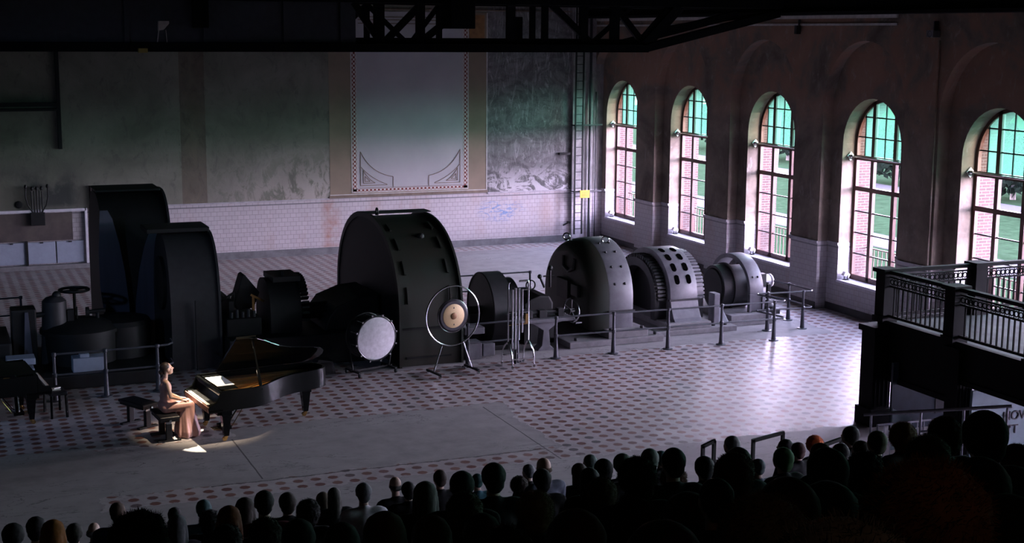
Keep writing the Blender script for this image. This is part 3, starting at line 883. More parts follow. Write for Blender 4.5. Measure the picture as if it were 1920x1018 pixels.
MB().box(-.62, -.54, -.12, -.02, .16, .95).build('post', M['iron_black'], nz_)
bb = empty('busbar_assembly', (2.85 + .45, YB - .12, 1.75)); tag(bb, 'black bundle of upright cables and insulators above the switchboard', 'cables')
b = MB()
for i in range(5): b.cyl((-.16 + i * .08, -.06, -.25), (-.16 + i * .08, -.06, .85 - .03 * abs(i - 2)), .022, n=8)
b.build('conductor', M['iron_black'], bb, smooth=True)
b = MB()
for s in (-1, 1): b.tube([(s * .12, -.06, .1), (s * .28, -.06, .35), (s * .34, -.06, .62), (s * .33, -.06, .95)], .022, 8)
b.build('side_conductor', M['iron_black'], bb, smooth=True)
for s in (-.33, -.14, 0, .14, .33):
    b = MB(); b.ell((s, -.06, .95 - .06 * (abs(s) < .2)), (.05, .05, .07), 10, 6); b.build('insulator', M['iron_black'], bb, smooth=True)
b = MB(); b.box(-.22, .22, -.1, .1, -.3, .12); b.build('clamp_box', M['iron_black'], bb, bevel=.01)
dr = MB()
for i in range(9): dr.cyl((4.93 + i * .034, YB - .08 - (i % 2) * .03, 0.02), (4.93 + i * .034, YB - .08 - (i % 2) * .03, 2.66), .026, n=8)
tag(dr.build('door_curtain', M['dark_door'], None, smooth=True), 'dark brown pleated curtain hanging beside the switchboard niche', 'curtain')
b = MB(); b.ell((2.75, YB - .02, 2.12), (.12, .03, .12)); tag(b.build('round_cover', M['iron_black'], None, smooth=True), 'round black cover on the wall above the switchboard at the far left', 'cover')

# ------------------------------------------------------------------ machines
def arch_profile(yc, hw, z0, zs, zt, ex=2.2, n=26):
    """arch outline in the yz plane: vertical sides to zs, super-ellipse to zt"""
    pts = [(yc + hw, z0)]
    for i in range(n + 1):
        a = PI * i / n
        c, s = math.cos(a), math.sin(a)
        pts.append((yc + hw * math.copysign(abs(c) ** (2 / ex), c), zs + (zt - zs) * abs(s) ** (2 / ex)))
    pts.append((yc - hw, z0))
    return pts
def arch_hoop(m, prof_o, prof_i, x0, x1):
    """hollow arch between two profiles with the same number of points"""
    n = len(prof_o)
    vs = []
    for x in (x0, x1):
        vs += [(x, p[0], p[1]) for p in prof_o] + [(x, p[0], p[1]) for p in prof_i]
    f = []
    for i in range(n - 1):
        f += [(i, i + 1, n + i + 1, n + i), (2 * n + i, 3 * n + i, 3 * n + i + 1, 2 * n + i + 1),
              (i, 2 * n + i, 2 * n + i + 1, i + 1), (n + i, n + i + 1, 3 * n + i + 1, 3 * n + i)]
    for i in (0, n - 1): f.append((i, n + i, 3 * n + i, 2 * n + i))
    m.add(vs, f)
def eye(m, p, r=.07, axis=(1, 0, 0)):
    m.ring((p[0], p[1], p[2] + r), axis, r, .022, 18, 6)
    m.lathe((p[0], p[1], p[2] - .02), (p[0], p[1], p[2] + .03), [(0, .05), (.05, .03)], 10)

# big flywheel hood in the middle
YC = 32.95; X0, X1 = 9.80, 11.42
fw_ = empty('flywheel_hood', (10.6, YC, 0)); tag(fw_, 'huge dark green round-topped flywheel hood in the centre of the hall', 'machine')
fw_.location = (0, 0, 0)
PO = arch_profile(YC, 2.62, 0, 1.15, 3.30, 2.15)
PI_ = arch_profile(YC, 2.50, 0, 1.13, 3.18, 2.15)
b = MB(); b.yzprism(PI_, X0 + .08, X1 - .03); b.build('casing', M['iron_green'], fw_, smooth=True)
b = MB(); b.yzprism(arch_profile(YC, 2.49, 0, 1.13, 3.17, 2.15), X0 + .065, X0 + .085); b.build('shade_toned_face', M['iron_black'], fw_)  # side turned from the windows: its shade is put into a blacker colour
b = MB(); arch_hoop(b, PO, arch_profile(YC, 2.49, 0, 1.13, 3.17, 2.15), X0 + .04, X0 + .10); b.build('rim_flange', M['iron_green'], fw_, smooth=True)
b = MB(); arch_hoop(b, [(p[0], p[1]) for p in arch_profile(YC, 2.56, 0, 1.15, 3.24, 2.15)], PI_, X1 - .05, X1); b.build('rim_flange', M['iron_green'], fw_, smooth=True)
def on_arch(yc, hw, zs, zt, ex, a):
    c, s = math.cos(a), math.sin(a)
    return (yc + hw * math.copysign(abs(c) ** (2 / ex), c), zs + (zt - zs) * abs(s) ** (2 / ex))
for x in (X0 + .30, X1 - .28):
    for a0, a1 in ((1.10, 1.25), (.78, .95), (.46, .63), (.14, .32)):
        r = MB()
        pts = [on_arch(YC, 2.52, 1.13, 3.20, 2.15, PI - (a0 + (a1 - a0) * i / 4)) for i in range(5)]
        for (ya, za), (yb, zb) in zip(pts, pts[1:]): r.bar((x, ya, za), (x, yb, zb), .045, .05)
        r.build('stiffening_rib', M['iron_green'], fw_)
r = MB()
r.box(X0 + .1, X1 - .04, YC - 2.55, YC - 2.48, .86, .90); r.box(X0 + .24, X1 - .28, YC - 2.53, YC - 2.48, .18, .22)
r.build('seam', M['iron_black'], fw_)
r = MB(); r.box(X0 + .02, X1 - .01, YC - .32, YC + .2, 3.285, 3.305); r.build('top_plate', M['iron_black'], fw_)
r = MB(); eye(r, (X0 + .18, YC - .5, 3.31)); r.build('lifting_eye', M['iron_black'], fw_, smooth=True)
r = MB(); r.ell((X0 + .95, *on_arch(YC, 2.5, 1.13, 3.18, 2.15, PI - .98)), (.10, .07, .09)); r.build('inspection_knob', M['iron_black'], fw_, smooth=True)

# two tall belt hoods on the left
def belt_hood(name, label, x0, x1, yc, hw, zs, zt, ex, mat):
    t = empty(name); tag(t, label, 'machine', 'tall belt hoods')
    b = MB(); b.yzprism(arch_profile(yc, hw - .05, 0, zs, zt - .05, ex), x0 + .05, x1 - .02); b.build('casing', mat, t, smooth=True)
    b = MB(); arch_hoop(b, arch_profile(yc, hw, 0, zs, zt, ex), arch_profile(yc, hw - .06, 0, zs, zt - .06, ex), x1 - .05, x1); b.build('edge_trim', M['iron_mid'], t, smooth=True)
    return t
hb = belt_hood('belt_hood', 'nearer tall dark belt hood with a flat projecting top slab', 4.93, 6.10, 33.20, 1.33, 1.0, 3.04, 2.3, M['iron_mid'])
MB().box(4.62, 6.04, 32.75, 33.8, 3.04, 3.14).build('top_slab', M['iron_black'], hb, bevel=.02)
MB().xzprism([(6.02, 3.12), (6.06, 3.12), (6.06, 2.62), (6.02, 2.72)], 32.9, 33.8).build('end_bracket', M['iron_black'], hb)
b = MB(); b.lathe((4.90, 33.05, 1.85), (4.98, 33.05, 1.85), [(0, .62), (.08, .62)], 28); o = b.build('opening', M['iron_black'], hb, smooth=True)
b = MB(); b.box(5.50, 5.515, 31.80, 31.86, 0, 1.6); b.build('seam', M['iron_black'], hb)
ha = belt_hood('belt_hood', 'taller dark belt hood behind, with two flared blue-grey cheek sheets', 3.82, 5.50, 36.3, 1.62, 1.5, 3.72, 2.6, M['iron_black'])
def cheek(pts, y):
    m_ = MB(); m_.xzprism(pts, y - .05, y); return m_
cheek([(3.84, 0), (4.42, 0), (4.40, 1.1), (4.33, 1.9), (4.22, 2.6), (4.08, 3.2), (3.98, 3.4), (3.80, 3.4), (3.74, 2.4), (3.74, 1.6), (3.80, 1.0)], 34.56).build('cheek_sheet', M['iron_blue'], ha)
cheek([(4.50, 0), (5.10, 0), (5.10, 3.05), (4.95, 2.9), (4.80, 2.5), (4.66, 1.9), (4.56, 1.2)], 34.56).build('cheek_sheet', M['iron_blue'], ha)
MB().box(3.86, 5.40, 35.7, 36.9, 3.70, 3.76).build('top_plate', M['iron_black'], ha, bevel=.02)

# left steam engine group
se = empty('steam_engine'); tag(se, 'low black steam engine with columns, domed cylinder and hand wheel at the far left', 'machine')
b = MB(); b.box(.2, 4.7, 31.0, 34.2, 0, .30); b.build('bed_plate', M['iron_black'], se, bevel=.03)
b = MB(); b.cyl((3.05, 32.6, .30), (3.05, 32.6, .95), .82, n=28); b.lathe((3.05, 32.6, .95), (3.05, 32.6, 1.3), [(0, .86), (.08, .86), (.2, .70), (.28, .35), (.30, .02)], 28); b.build('domed_cylinder', M['iron_black'], se, smooth=True)
b = MB(); b.cyl((3.95, 32.9, .30), (3.95, 32.9, 1.02), .70, n=24); b.lathe((3.95, 32.9, 1.02), (3.95, 32.9, 1.3), [(0, .72), (.1, .66), (.18, .3), (.2, .02)], 24); b.build('domed_cylinder', M['iron_black'], se, smooth=True)
b = MB(); b.box(1.60, 2.12, 32.3, 32.9, .3, 1.55); b.build('column', M['iron_black'], se, bevel=.03)
b = MB(); b.xzprism([(1.82, .3), (2.02, .3), (1.95, 1.5), (1.88, 1.5)], 32.24, 32.30); b.build('column_face', M['iron_blue'], se)
b = MB(); b.lathe((2.52, 32.5, .3), (2.52, 32.5, 1.8), [(0, .34), (.5, .30), (1.1, .27), (1.38, .26), (1.46, .18), (1.5, .04)], 22); b.build('round_column', M['iron_mid'], se, smooth=True)
b = MB(); b.ell((2.58, 32.5, 1.80), (.10, .10, .10)); b.build('cap', M['iron_black'], se, smooth=True)
hw_ = MB(); hw_.ring((3.02, 33.2, 1.78), (0, 0, 1), .32, .035, 30, 8); hwo = hw_.build('hand_wheel', M['iron_black'], se, smooth=True)
b = MB()
for i in range(4): b.cyl((3.02, 33.2, 1.78), (3.02 + .32 * math.cos(i * PI / 2 + .4), 33.2 + .32 * math.sin(i * PI / 2 + .4), 1.78), .018, n=6)
b.build('spoke', M['iron_black'], hwo, smooth=True)
b = MB(); b.cyl((3.02, 33.2, .3), (3.02, 33.2, 1.8), .035, n=8); b.build('spindle', M['iron_black'], se, smooth=True)
b = MB(); b.box(2.78, 2.92, 32.35, 32.5, .9, 1.48); b.cyl((3.0, 32.5, 1.0), (3.0, 32.5, 1.52), .015, n=6); b.build('valve_rod', M['iron_black'], se)
b = MB(); b.cyl((3.2, 32.6, 1.36), (3.62, 32.6, 1.38), .05, n=10); b.cyl((3.2, 32.6, 1.36), (3.27, 32.6, 1.36), .12, n=12); b.cyl((3.45, 32.6, 1.2), (3.45, 32.6, 1.4), .04, n=8); b.build('pipe_fitting', M['iron_black'], se, smooth=True)
b = MB(); b.cyl((2.1, 32.4, 1.4), (2.35, 32.4, 1.42), .06, n=10); b.build('link', M['iron_black'], se, smooth=True)
b = MB(); b.box(1.35, 1.95, 31.0, 31.5, .34, .52); b.box(1.4, 1.98, 31.05, 31.5, .60, .74); b.build('pale_cover', M['grey_panel'], se, bevel=.015)
b = MB(); b.box(2.75, 3.45, 31.2, 31.6, .30, .62); b.box(2.9, 3.1, 31.25, 31.5, .62, .70); b.build('pale_cover', M['grey_panel'], se, bevel=.015)
b = MB(); b.box(-.2, 1.55, 31.6, 33.6, .3, .98); b.build('engine_block', M['iron_black'], se, bevel=.05)

# low bed between the belt hoods and the big hood, with bearings
eb = empty('engine_bed'); tag(eb, 'low black engine bed between the belt hoods and the great flywheel hood', 'machine')
b = MB(); b.box(6.16, 9.70, 31.35, 33.9, 0, .72); b.build('bed_plate', M['iron_black'], eb, bevel=.04)
b = MB(); b.box(6.2, 7.0, 31.8, 33.6, .7, 1.12); b.build('bearing_block', M['iron_black'], eb, bevel=.03)
b = MB(); b.yzprism([(32.0, 1.1), (33.4, 1.1), (33.4, 1.5), (32.0, 1.5)], 6.3, 6.4); b.build('bracket', M['iron_black'], eb)
b = MB(); b.xzprism([(6.52, 1.35), (6.72, 1.98), (6.78, 2.02), (7.12, 1.58), (6.98, 1.22), (6.6, 1.18)], 32.5, 33.0); b.build('square_cover', M['iron_black'], eb, bevel=.02)
b = MB(); b.bar((6.15, 32.4, 1.42), (6.48, 32.4, 1.62), .06, .05); b.bar((6.36, 32.4, 1.1), (6.36, 32.4, 1.55), .10, .08); b.bar((6.5, 32.4, 1.3), (6.5, 32.4, 1.62), .03, .03); b.build('lever', M['iron_black'], eb)
b = MB(); b.bar((6.96, 32.5, 1.12), (6.96, 32.5, 1.52), .06, .06); b.bar((6.90, 32.5, 1.54), (7.22, 32.5, 1.36), .05, .05); b.build('brass_lever', M['brass'], eb)
b = MB()
for i in range(5): b.cyl((6.34 + i * .13, 31.95, 1.1), (6.34 + i * .13, 31.95, 1.26 + .05 * (i % 2)), .035, n=8)
b.build('bolt', M['iron_mid'], eb, smooth=True)
b = MB(); b.xzprism([(8.45, .7), (9.78, .7), (9.78, 1.50), (9.3, 1.46), (8.75, 1.26), (8.55, 1.0)], 31.7, 33.6); b.build('sloping_cover', M['iron_black'], eb, bevel=.04)
b = MB(); b.yzprism([(p[0], p[1] + .7) for p in arch_profile(32.6, .78, 0, .3, 1.2, 2.4)], 7.22, 7.95); b.build('generator_casing', M['iron_black'], eb, smooth=True)
b = MB()
for i in range(26):
    a = PI * i / 25
    y, z = on_arch(32.6, .82, 1.0, 1.92, 2.4, a)
    b.M = Matrix.Translation((0, y, z)) @ Matrix.Rotation(a - PI / 2, 4, 'X')
    b.box(7.95, 8.12, -.022, .022, -.09, .05)
b.M = None
b.build('toothed_ring', M['iron_black'], eb)
b = MB(); b.box(7.35, 8.0, 32.1, 33.1, 1.86, 1.98); eye(b, (7.62, 32.3, 1.98), .05); b.build('top_box', M['iron_black'], eb)
b = MB(); b.cyl((7.9, 32.6, 1.05), (9.8, 32.6, 1.05), .20, n=16); b.build('shaft', M['iron_mid'], eb, smooth=True)

# belt pulley pair right of the big hood
bp = empty('belt_pulley'); tag(bp, 'dark flat belt pulley standing right of the great flywheel hood', 'machine')
b = MB(); b.lathe((12.62, 32.35, .80), (13.10, 32.35, .80), [(0, .93), (.0, .96), (.48, .96), (.48, .93)], 48); b.build('wheel', M['iron_mid'], bp, smooth=True)
b = MB(); b.ring((12.62, 32.35, .80), (1, 0, 0), .93, .025, 48, 6); b.build('rim', M['iron_mid'], bp, smooth=True)
b = MB(); b.lathe((13.12, 32.4, .78), (13.42, 32.4, .78), [(0, .80), (.3, .80)], 40); b.build('wheel', M['iron_black'], bp, smooth=True)
b = MB(); b.cyl((11.5, 32.35, .8), (12.9, 32.35, .8), .12, n=14); b.build('shaft', M['iron_mid'], bp, smooth=True)
b = MB(); b.box(11.5, 12.95, 31.3, 33.2, 0, .12); b.box(12.2, 12.5, 32.0, 32.7, .1, .8); b.build('pedestal', M['iron_black'], bp, bevel=.02)
b = MB(); b.box(11.55, 11.95, 30.55, 30.95, 0, .42); b.box(11.5, 12.0, 30.5, 31.0, .62, .78); b.box(12.0, 12.3, 30.6, 30.9, .05, .35); b.build('oil_box', M['iron_grey'], bp, bevel=.02)

# slide bed with hand wheel
sb = empty('slide_bed'); tag(sb, 'grey iron slide bed on a splayed leg with a spoked hand wheel', 'machine')
b = MB(); b.box(13.02, 14.45, 30.75, 31.35, .72, .80); b.build('table', M['iron_grey'], sb, bevel=.01)
b = MB(); b.xzprism([(13.52, 0), (13.98, 0), (13.86, .12), (13.82, .5), (14.05, .66), (14.3, .72), (13.2, .72), (13.42, .66), (13.68, .5), (13.64, .12)], 30.88, 31.2); b.build('leg', M['iron_grey'], sb, bevel=.01)
b = MB(); b.cyl((13.05, 31.05, .92), (14.4, 31.05, .92), .055, n=10); b.build('screw', M['iron_mid'], sb, smooth=True)
b = MB(); b.box(13.2, 13.4, 30.9, 31.2, .8, 1.0); b.box(13.6, 13.8, 30.95, 31.15, .8, .98); b.box(14.1, 14.25, 30.95, 31.15, .8, 1.0); b.build('carriage', M['iron_mid'], sb, bevel=.01)
w_ = MB(); w_.ring((14.45, 30.95, .93), (1, .25, 0), .29, .022, 30, 8); wh_ = w_.build('hand_wheel', M['chrome'], sb, smooth=True)
b = MB(); d_ = Vector((1, .25, 0)).normalized(); s_1 = d_.cross(Vector((0, 0, 1)))
for i in range(5):
    a = 2 * PI * i / 5 + .3
    e_ = Vector((14.45, 30.95, .93)) + s_1 * .28 * math.cos(a) + Vector((0, 0, 1)) * .28 * math.sin(a)
    b.cyl((14.45, 30.95, .93), e_, .016, n=6)
b.cyl((14.38, 30.93, .93), (14.52, 30.97, .93), .05, n=10); b.build('spoke', M['iron_mid'], wh_, smooth=True)
b = MB(); b.cyl((14.45, 30.7, .66), (14.62, 30.72, .66), .02, n=8); b.build('crank_handle', M['iron_grey'], wh_, smooth=True)
b = MB(); b.xzprism([(13.5, .8), (14.3, .8), (14.3, 1.0), (14.2, 1.18), (13.95, 1.2), (13.7, 1.12), (13.5, 1.0)], 31.7, 32.9); b.build('exciter_body', M['iron_black'], sb, bevel=.05)
b = MB(); b.box(13.5, 14.3, 31.65, 32.9, 0, .8); b.build('exciter_base', M['iron_black'], sb)
b = MB(); b.ring((13.72, 31.8, 1.46), (0, 1, 0), .12, .018, 20, 6); b.cyl((14.05, 31.7, 1.4), (13.92, 31.7, 1.68), .03, n=8); b.ell((13.92, 31.7, 1.68), (.06, .06, .06), 8, 6); b.cyl((14.2, 31.7, 1.4), (14.2, 31.7, 1.88), .03, n=8); b.ell((14.2, 31.7, 1.88), (.07, .07, .07), 8, 6); b.cyl((14.02, 31.7, 1.68), (14.3, 31.7, 1.68), .02, n=6); b.build('control_lever', M['iron_black'], sb, smooth=True)

# alternator with closed bell end
YG = 32.75
g1 = empty('alternator'); tag(g1, 'grey bullet-shaped alternator with lifting eyes and a smooth arched back', 'machine')
b = MB(); b.yzprism(arch_profile(YG, 1.55, .30, 1.02, 2.42, 2.05), 15.60, 16.28); o = b.build('frame', M['iron_grey'], g1, smooth=True, bevel=.05, seg=2)
b = MB()
NL = 6
prof = []
for j in range(NL + 1):
    a = PI / 2 * j / NL
    prof.append((15.62 - .50 * math.sin(a), 1 - .16 * (1 - math.cos(a))))
rings = [[(x, YG + (p[0] - YG) * s, .30 + (p[1] - .30) * s) for p in arch_profile(YG, 1.54, .30, 1.02, 2.41, 2.05)] for x, s in prof]
n_ = len(rings[0]); vs = [v for r_ in rings for v in r_]; fs = []
for k in range(NL):
    for i in range(n_ - 1): fs.append((k * n_ + i, k * n_ + i + 1, (k + 1) * n_ + i + 1, (k + 1) * n_ + i))
    fs.append((k * n_ + n_ - 1, k * n_, (k + 1) * n_, (k + 1) * n_ + n_ - 1))
fs.append(tuple(NL * n_ + i for i in range(n_)))
b.add(vs, fs); b.build('bell_end', M['iron_green'], g1, smooth=True, ang=50)
b = MB(); b.tube([(15.10, YG - .55, 1.98), (15.09, YG - .5, 1.72), (15.09, YG - .2, 1.62), (15.09, YG + .1, 1.72), (15.10, YG + .12, 1.98)], .045, 8); b.build('grab_rail', M['iron_mid'], g1, smooth=True)
b = MB(); b.box(15.0, 15.12, YG - .35, YG + .35, .9, 1.4); b.box(15.02, 15.12, YG - .9, YG - .5, 1.05, 1.35); b.build('vent_cover', M['iron_mid'], g1, bevel=.02)
for x in (15.78, 16.06):
    for a in (.30, .62, .95, 1.22):
        y, z = on_arch(YG, 1.55, 1.02, 2.42, 2.05, PI - a)
        r = MB(); r.ell((x, y, z), (.035, .035, .035), 8, 6); r.build('bolt', M['iron_mid'], g1, smooth=True)
for x, yy in ((15.35, YG + .5), (15.98, YG - .5)):
    r = MB(); eye(r, (x, yy, 2.33 if x > 15.5 else 2.32), .085, (.5, 1, 0)); r.build('lifting_eye', M['chrome'], g1, smooth=True)
r = MB(); r.box(15.58, 16.30, YG - 1.60, YG - 1.50, .74, .79); r.build('seam', M['iron_mid'], g1)
r = MB(); r.box(15.45, 16.55, YG - 1.85, YG + 1.7, .14, .34); r.box(14.35, 16.95, YG - 1.95, YG + 1.7, 0, .15); r.build('base', M['plinth'], g1, bevel=.02)
for x in (14.6, 15.55, 16.42, 16.8):
    r = MB(); r.cyl((x, YG - 1.75, .15), (x, YG - 1.75, .40 if x in (15.55, 16.42) else .22), .05, n=8); r.build('anchor_bolt', M['iron_mid'], g1)

# generator with slotted hoop
g2 = empty('generator'); tag(g2, 'grey generator with oval slots in its hoop and a toothed ring on each side', 'machine')
Y2 = 33.05
PO2 = arch_profile(Y2, 1.32, .28, .85, 2.02, 2.05); PI2 = arch_profile(Y2, 1.10, .28, .83, 1.80, 2.05)
b = MB(); arch_hoop(b, PO2, PI2, 17.62, 18.42); b.build('hoop', M['iron_grey'], g2, smooth=True, bevel=.02)
for x in (17.86, 18.20):
    for a in (.42, .72, 1.02, 1.32):
        y, z = on_arch(Y2, 1.325, .85, 2.025, 2.05, PI - a)
        y2, z2 = on_arch(Y2, 1.325, .85, 2.025, 2.05, PI - a - .09)
        y3, z3 = on_arch(Y2, 1.325, .85, 2.025, 2.05, PI - a + .09)
        nrm = Vector((0, y - Y2, z - .85)).normalized()
        tng = (Vector((0, y2 - y3, z2 - z3))).normalized()
        r = MB(); pts = []
        for i in range(18):
            q = 2 * PI * i / 18
            u_ = .068 * math.cos(q); v_ = .068 * math.sin(q) + (.06 if math.sin(q) > 0 else -.06)
            pts.append(Vector((x, y, z)) + Vector((1, 0, 0)) * u_ + tng * v_)
        vs = [p + nrm * .004 for p in pts] + [p - nrm * .03 for p in pts]
        r.add(vs, [tuple(range(18)), tuple(range(35, 17, -1))] + [(i, (i + 1) % 18, 18 + (i + 1) % 18, 18 + i) for i in range(18)])
        r.build('oval_slot', M['void'], g2)
b = MB(); b.yzprism(arch_profile(Y2, 1.10, .28, .83, 1.80, 2.05), 17.75, 18.3); b.build('rotor', M['iron_black'], g2, smooth=True)
for x0, x1, hw2, zt2 in ((17.30, 17.62, 1.16, 1.86), (18.42, 18.70, 1.22, 1.92)):
    r = MB(); arch_hoop(r, arch_profile(Y2, hw2 - .08, .28, .84, zt2 - .08, 2.05), arch_profile(Y2, hw2 - .3, .28, .83, zt2 - .3, 2.05), x0, x1)
    for i in range(34):
        a = PI * i / 33
        y, z = on_arch(Y2, hw2 - .04, .84, zt2 - .04, 2.05, a)
        r.M = Matrix.Translation((0, y, z)) @ Matrix.Rotation(a - PI / 2, 4, 'X'); r.box(x0 + .04, x1 - .02, -.03, .03, -.10, .055); r.M = None
    r.build('toothed_ring', M['iron_grey'] if x0 > 18 else M['iron_mid'], g2)
r = MB(); r.yzprism([(Y2 - 1.32, .85), (Y2 - 1.32, .28), (Y2 - 1.62, .28), (Y2 - 1.52, .38), (Y2 - 1.40, .6)], 17.62, 18.42); r.build('foot', M['iron_grey'], g2, bevel=.01)
r = MB(); r.box(17.58, 18.46, Y2 - 1.36, Y2 - 1.28, .80, .85); r.build('seam', M['iron_mid'], g2)
r = MB(); r.box(17.35, 18.60, Y2 - 1.75, Y2 + 1.5, .13, .30); r.box(17.0, 19.35, Y2 - 1.80, Y2 + 1.5, 0, .14); r.box(17.45, 18.4, Y2 - 1.765, Y2 - 1.74, .2, .22); r.build('base', M['plinth'], g2, bevel=.02)
for x in (17.42, 18.75, 19.1):
    r = MB(); r.cyl((x, Y2 - 1.6, .13), (x, Y2 - 1.6, .36 if x < 18 else .2), .05, n=8); r.build('anchor_bolt', M['iron_mid'], g2)
r = MB(); r.box(18.85, 19.02, Y2 - 1.45, Y2 - 1.15, .14, .95); r.yzprism([(Y2 - 1.5, .14), (Y2 - .9, .14), (Y2 - 1.1, .5)], 19.0, 19.3); r.build('brush_stand', M['iron_grey'], g2, bevel=.02)

# exciter with open hoop and pulley
g3 = empty('exciter'); tag(g3, 'small grey exciter with an open arched hoop around a pulley drum', 'machine')
Y3 = 33.1
b = MB(); arch_hoop(b, arch_profile(Y3, 1.06, .30, .80, 1.72, 2.05), arch_profile(Y3, .94, .30, .78, 1.60, 2.05), 20.20, 20.62); b.build('hoop', M['iron_grey'], g3, smooth=True, bevel=.015)
b = MB(); b.lathe((19.7, Y3, .82), (20.6, Y3, .82), [(0, .60), (.3, .62), (.3, .66), (.36, .66), (.36, .58), (.9, .58)], 36); b.build('drum', M['iron_mid'], g3, smooth=True)
b = MB(); b.lathe((19.66, Y3, .82), (19.72, Y3, .82), [(0, .5), (.05, .54)], 30); b.build('drum_face', M['iron_black'], g3, smooth=True)
for i in range(2):
    r = MB(); r.ell((20.33 + i * .16, *on_arch(Y3, 1.06, .8, 1.72, 2.05, PI - .45)), (.03, .03, .03), 8, 6); r.build('bolt', M['iron_mid'], g3, smooth=True)
r = MB(); r.box(20.18, 20.64, Y3 - 1.09, Y3 - 1.02, .72, .76); r.box(20.18, 20.24, Y3 - 1.1, Y3 - .98, .28, .75); r.box(20.58, 20.64, Y3 - 1.1, Y3 - .98, .28, .75); r.build('side_frame', M['iron_grey'], g3)
r = MB(); r.box(19.5, 20.75, Y3 - 1.3, Y3 + 1.2, .12, .28); r.box(19.42, 20.80, Y3 - 1.4, Y3 + 1.3, 0, .14); r.build('base', M['plinth'], g3, bevel=.02)
bg = empty('brush_gear', (-.08, 0, 0)); tag(bg, 'cluttered brush gear with upright rods at the right end of the machine row', 'machine')
r = MB(); r.cyl((20.95, 32.6, .14), (20.95, 32.6, .9), .07, n=10); r.cyl((21.12, 32.4, .14), (21.06, 32.4, 1.0), .05, n=8); r.cyl((20.9, 32.9, .14), (20.95, 32.9, 1.2), .05, n=8); r.build('rod', M['iron_grey'], bg, smooth=True)
r = MB(); r.cyl((20.85, 32.7, 1.0), (21.3, 32.7, .98), .17, n=16); r.ell((21.3, 32.7, .98), (.1, .19, .19), 12, 8); r.cyl((20.85, 32.7, .7), (21.2, 32.7, .72), .11, n=12); r.build('drum', M['sill'], bg, smooth=True)
r = MB(); r.box(20.9, 21.35, 32.2, 32.9, .14, .26); r.lathe((21.1, 32.4, .26), (21.1, 32.4, .5), [(0, .2), (.1, .2), (.14, .1), (.24, .08)], 12); r.build('foot', M['iron_mid'], bg, smooth=True)
r = MB(); r.box(20.75, 20.95, 32.3, 32.5, .9, 1.25); r.box(21.0, 21.1, 32.3, 32.4, .55, .95); r.build('terminal_box', M['iron_black'], bg, bevel=.01)

# ------------------------------------------------------------------ pipe railings
def railing(label, posts, closed_ends, rails=True, h=1.0, loops=()):
    """posts: list of (x, y); rails run through them, loops: extra rounded returns"""
    t = empty('pipe_railing', (posts[0][0], posts[0][1], 0)); ox, oy = posts[0]
    tag(t, label, 'railing', 'pipe railings around the machines')
    for x, y in posts:
        r = MB()
        r.lathe((x - ox, y - oy, 0), (x - ox, y - oy, h + .03), [(0, .125), (.02, .125), (.03, .062), (.10, .056), (.5, .038), (.52, .052), (.58, .052), (.60, .034), (h - .06, .030), (h - .04, .046), (h + .02, .046), (h + .03, .02)], 14)
        r.build('post', M['rail'], t, smooth=True)
    for z in (h - .01, .55):
        r = MB(); pts = [(x - ox, y - oy, z) for x, y in posts]
        r.tube(pts, .022, 8); r.build('rail', M['rail'], t, smooth=True)
    for lp in loops:
        for z in (h - .01, .55):
            r = MB(); r.tube([(x - ox, y - oy, z) for x, y in lp], .022, 8); r.build('return_bend', M['rail'], t, smooth=True)
    return t
railing('long grey pipe railing with round-footed posts in front of the generators', [(13.61, 30.0), (15.12, 29.98), (16.59, 29.95), (18.08, 29.93), (19.59, 29.9)], None,
        loops=([(19.59, 29.9), (19.84, 29.88), (19.93, 29.98), (19.90, 30.15), (19.80, 30.6), (19.72, 30.9), (19.80, 31.0), (20.08, 30.97)],))
railing('grey pipe railing stepping back at the right end of the machine row', [(20.08, 30.97), (21.10, 30.88)], None,
        loops=([(21.10, 30.88), (21.32, 30.86), (21.42, 30.96), (21.42, 31.2), (21.38, 31.97)],))
railing('short return of grey pipe railing along the tiled window wall', [(21.38, 31.97), (21.15, 33.0)], None)
railing('grey pipe railing behind the gong and tubular bells', [(11.36, 29.95), (12.62, 30.02)], None)
railing('dark pipe railing behind the two piano benches', [(2.28, 30.11), (3.31, 30.14), (4.39, 30.2)], None, loops=([(4.39, 30.2), (4.62, 30.24), (4.74, 30.4), (4.76, 30.8)],))
railing('dark pipe railing on the far side of the machines behind the pulley', [(13.05, 36.2), (15.6, 36.2)], None)
railing('dark pipe railing on the far side of the steam engine at the far left', [(-.6, 36.9), (2.08, 37.05)], None)

# ------------------------------------------------------------------ steel gallery on the right
gx, gy, gd = 17.32, 22.55, 2.06
gal = empty('gallery'); tag(gal, 'dark iron gallery with a worn green deck standing before the windows', 'gallery')
MB().box(gx, 22.95, 6.0, gy, gd - .12, gd).build('deck', M['deck'], gal)
b = MB(); b.box(gx - .04, gx + .04, 20.3, gy + .04, .92, gd + .04); b.box(gx - .04, gx + .04, 6.0, 20.3, 1.33, gd + .04); b.build('apron', M['gallery'], gal)
b = MB(); b.box(gx - .04, 22.95, gy - .04, gy + .04, .95, gd + .04); b.build('apron', M['gallery'], gal)
b = MB()
b.box(gx - .09, gx - .03, 6.0, gy + .08, gd - .06, gd + .05); b.box(gx - .07, gx - .03, 20.3, gy + .08, .92, 1.02); b.box(gx - .07, gx - .03, 6.0, 20.3, 1.33, 1.42)
b.box(gx - .09, 22.95, gy + .03, gy + .09, gd - .06, gd + .05)
b.build('moulding', M['gallery'], gal)
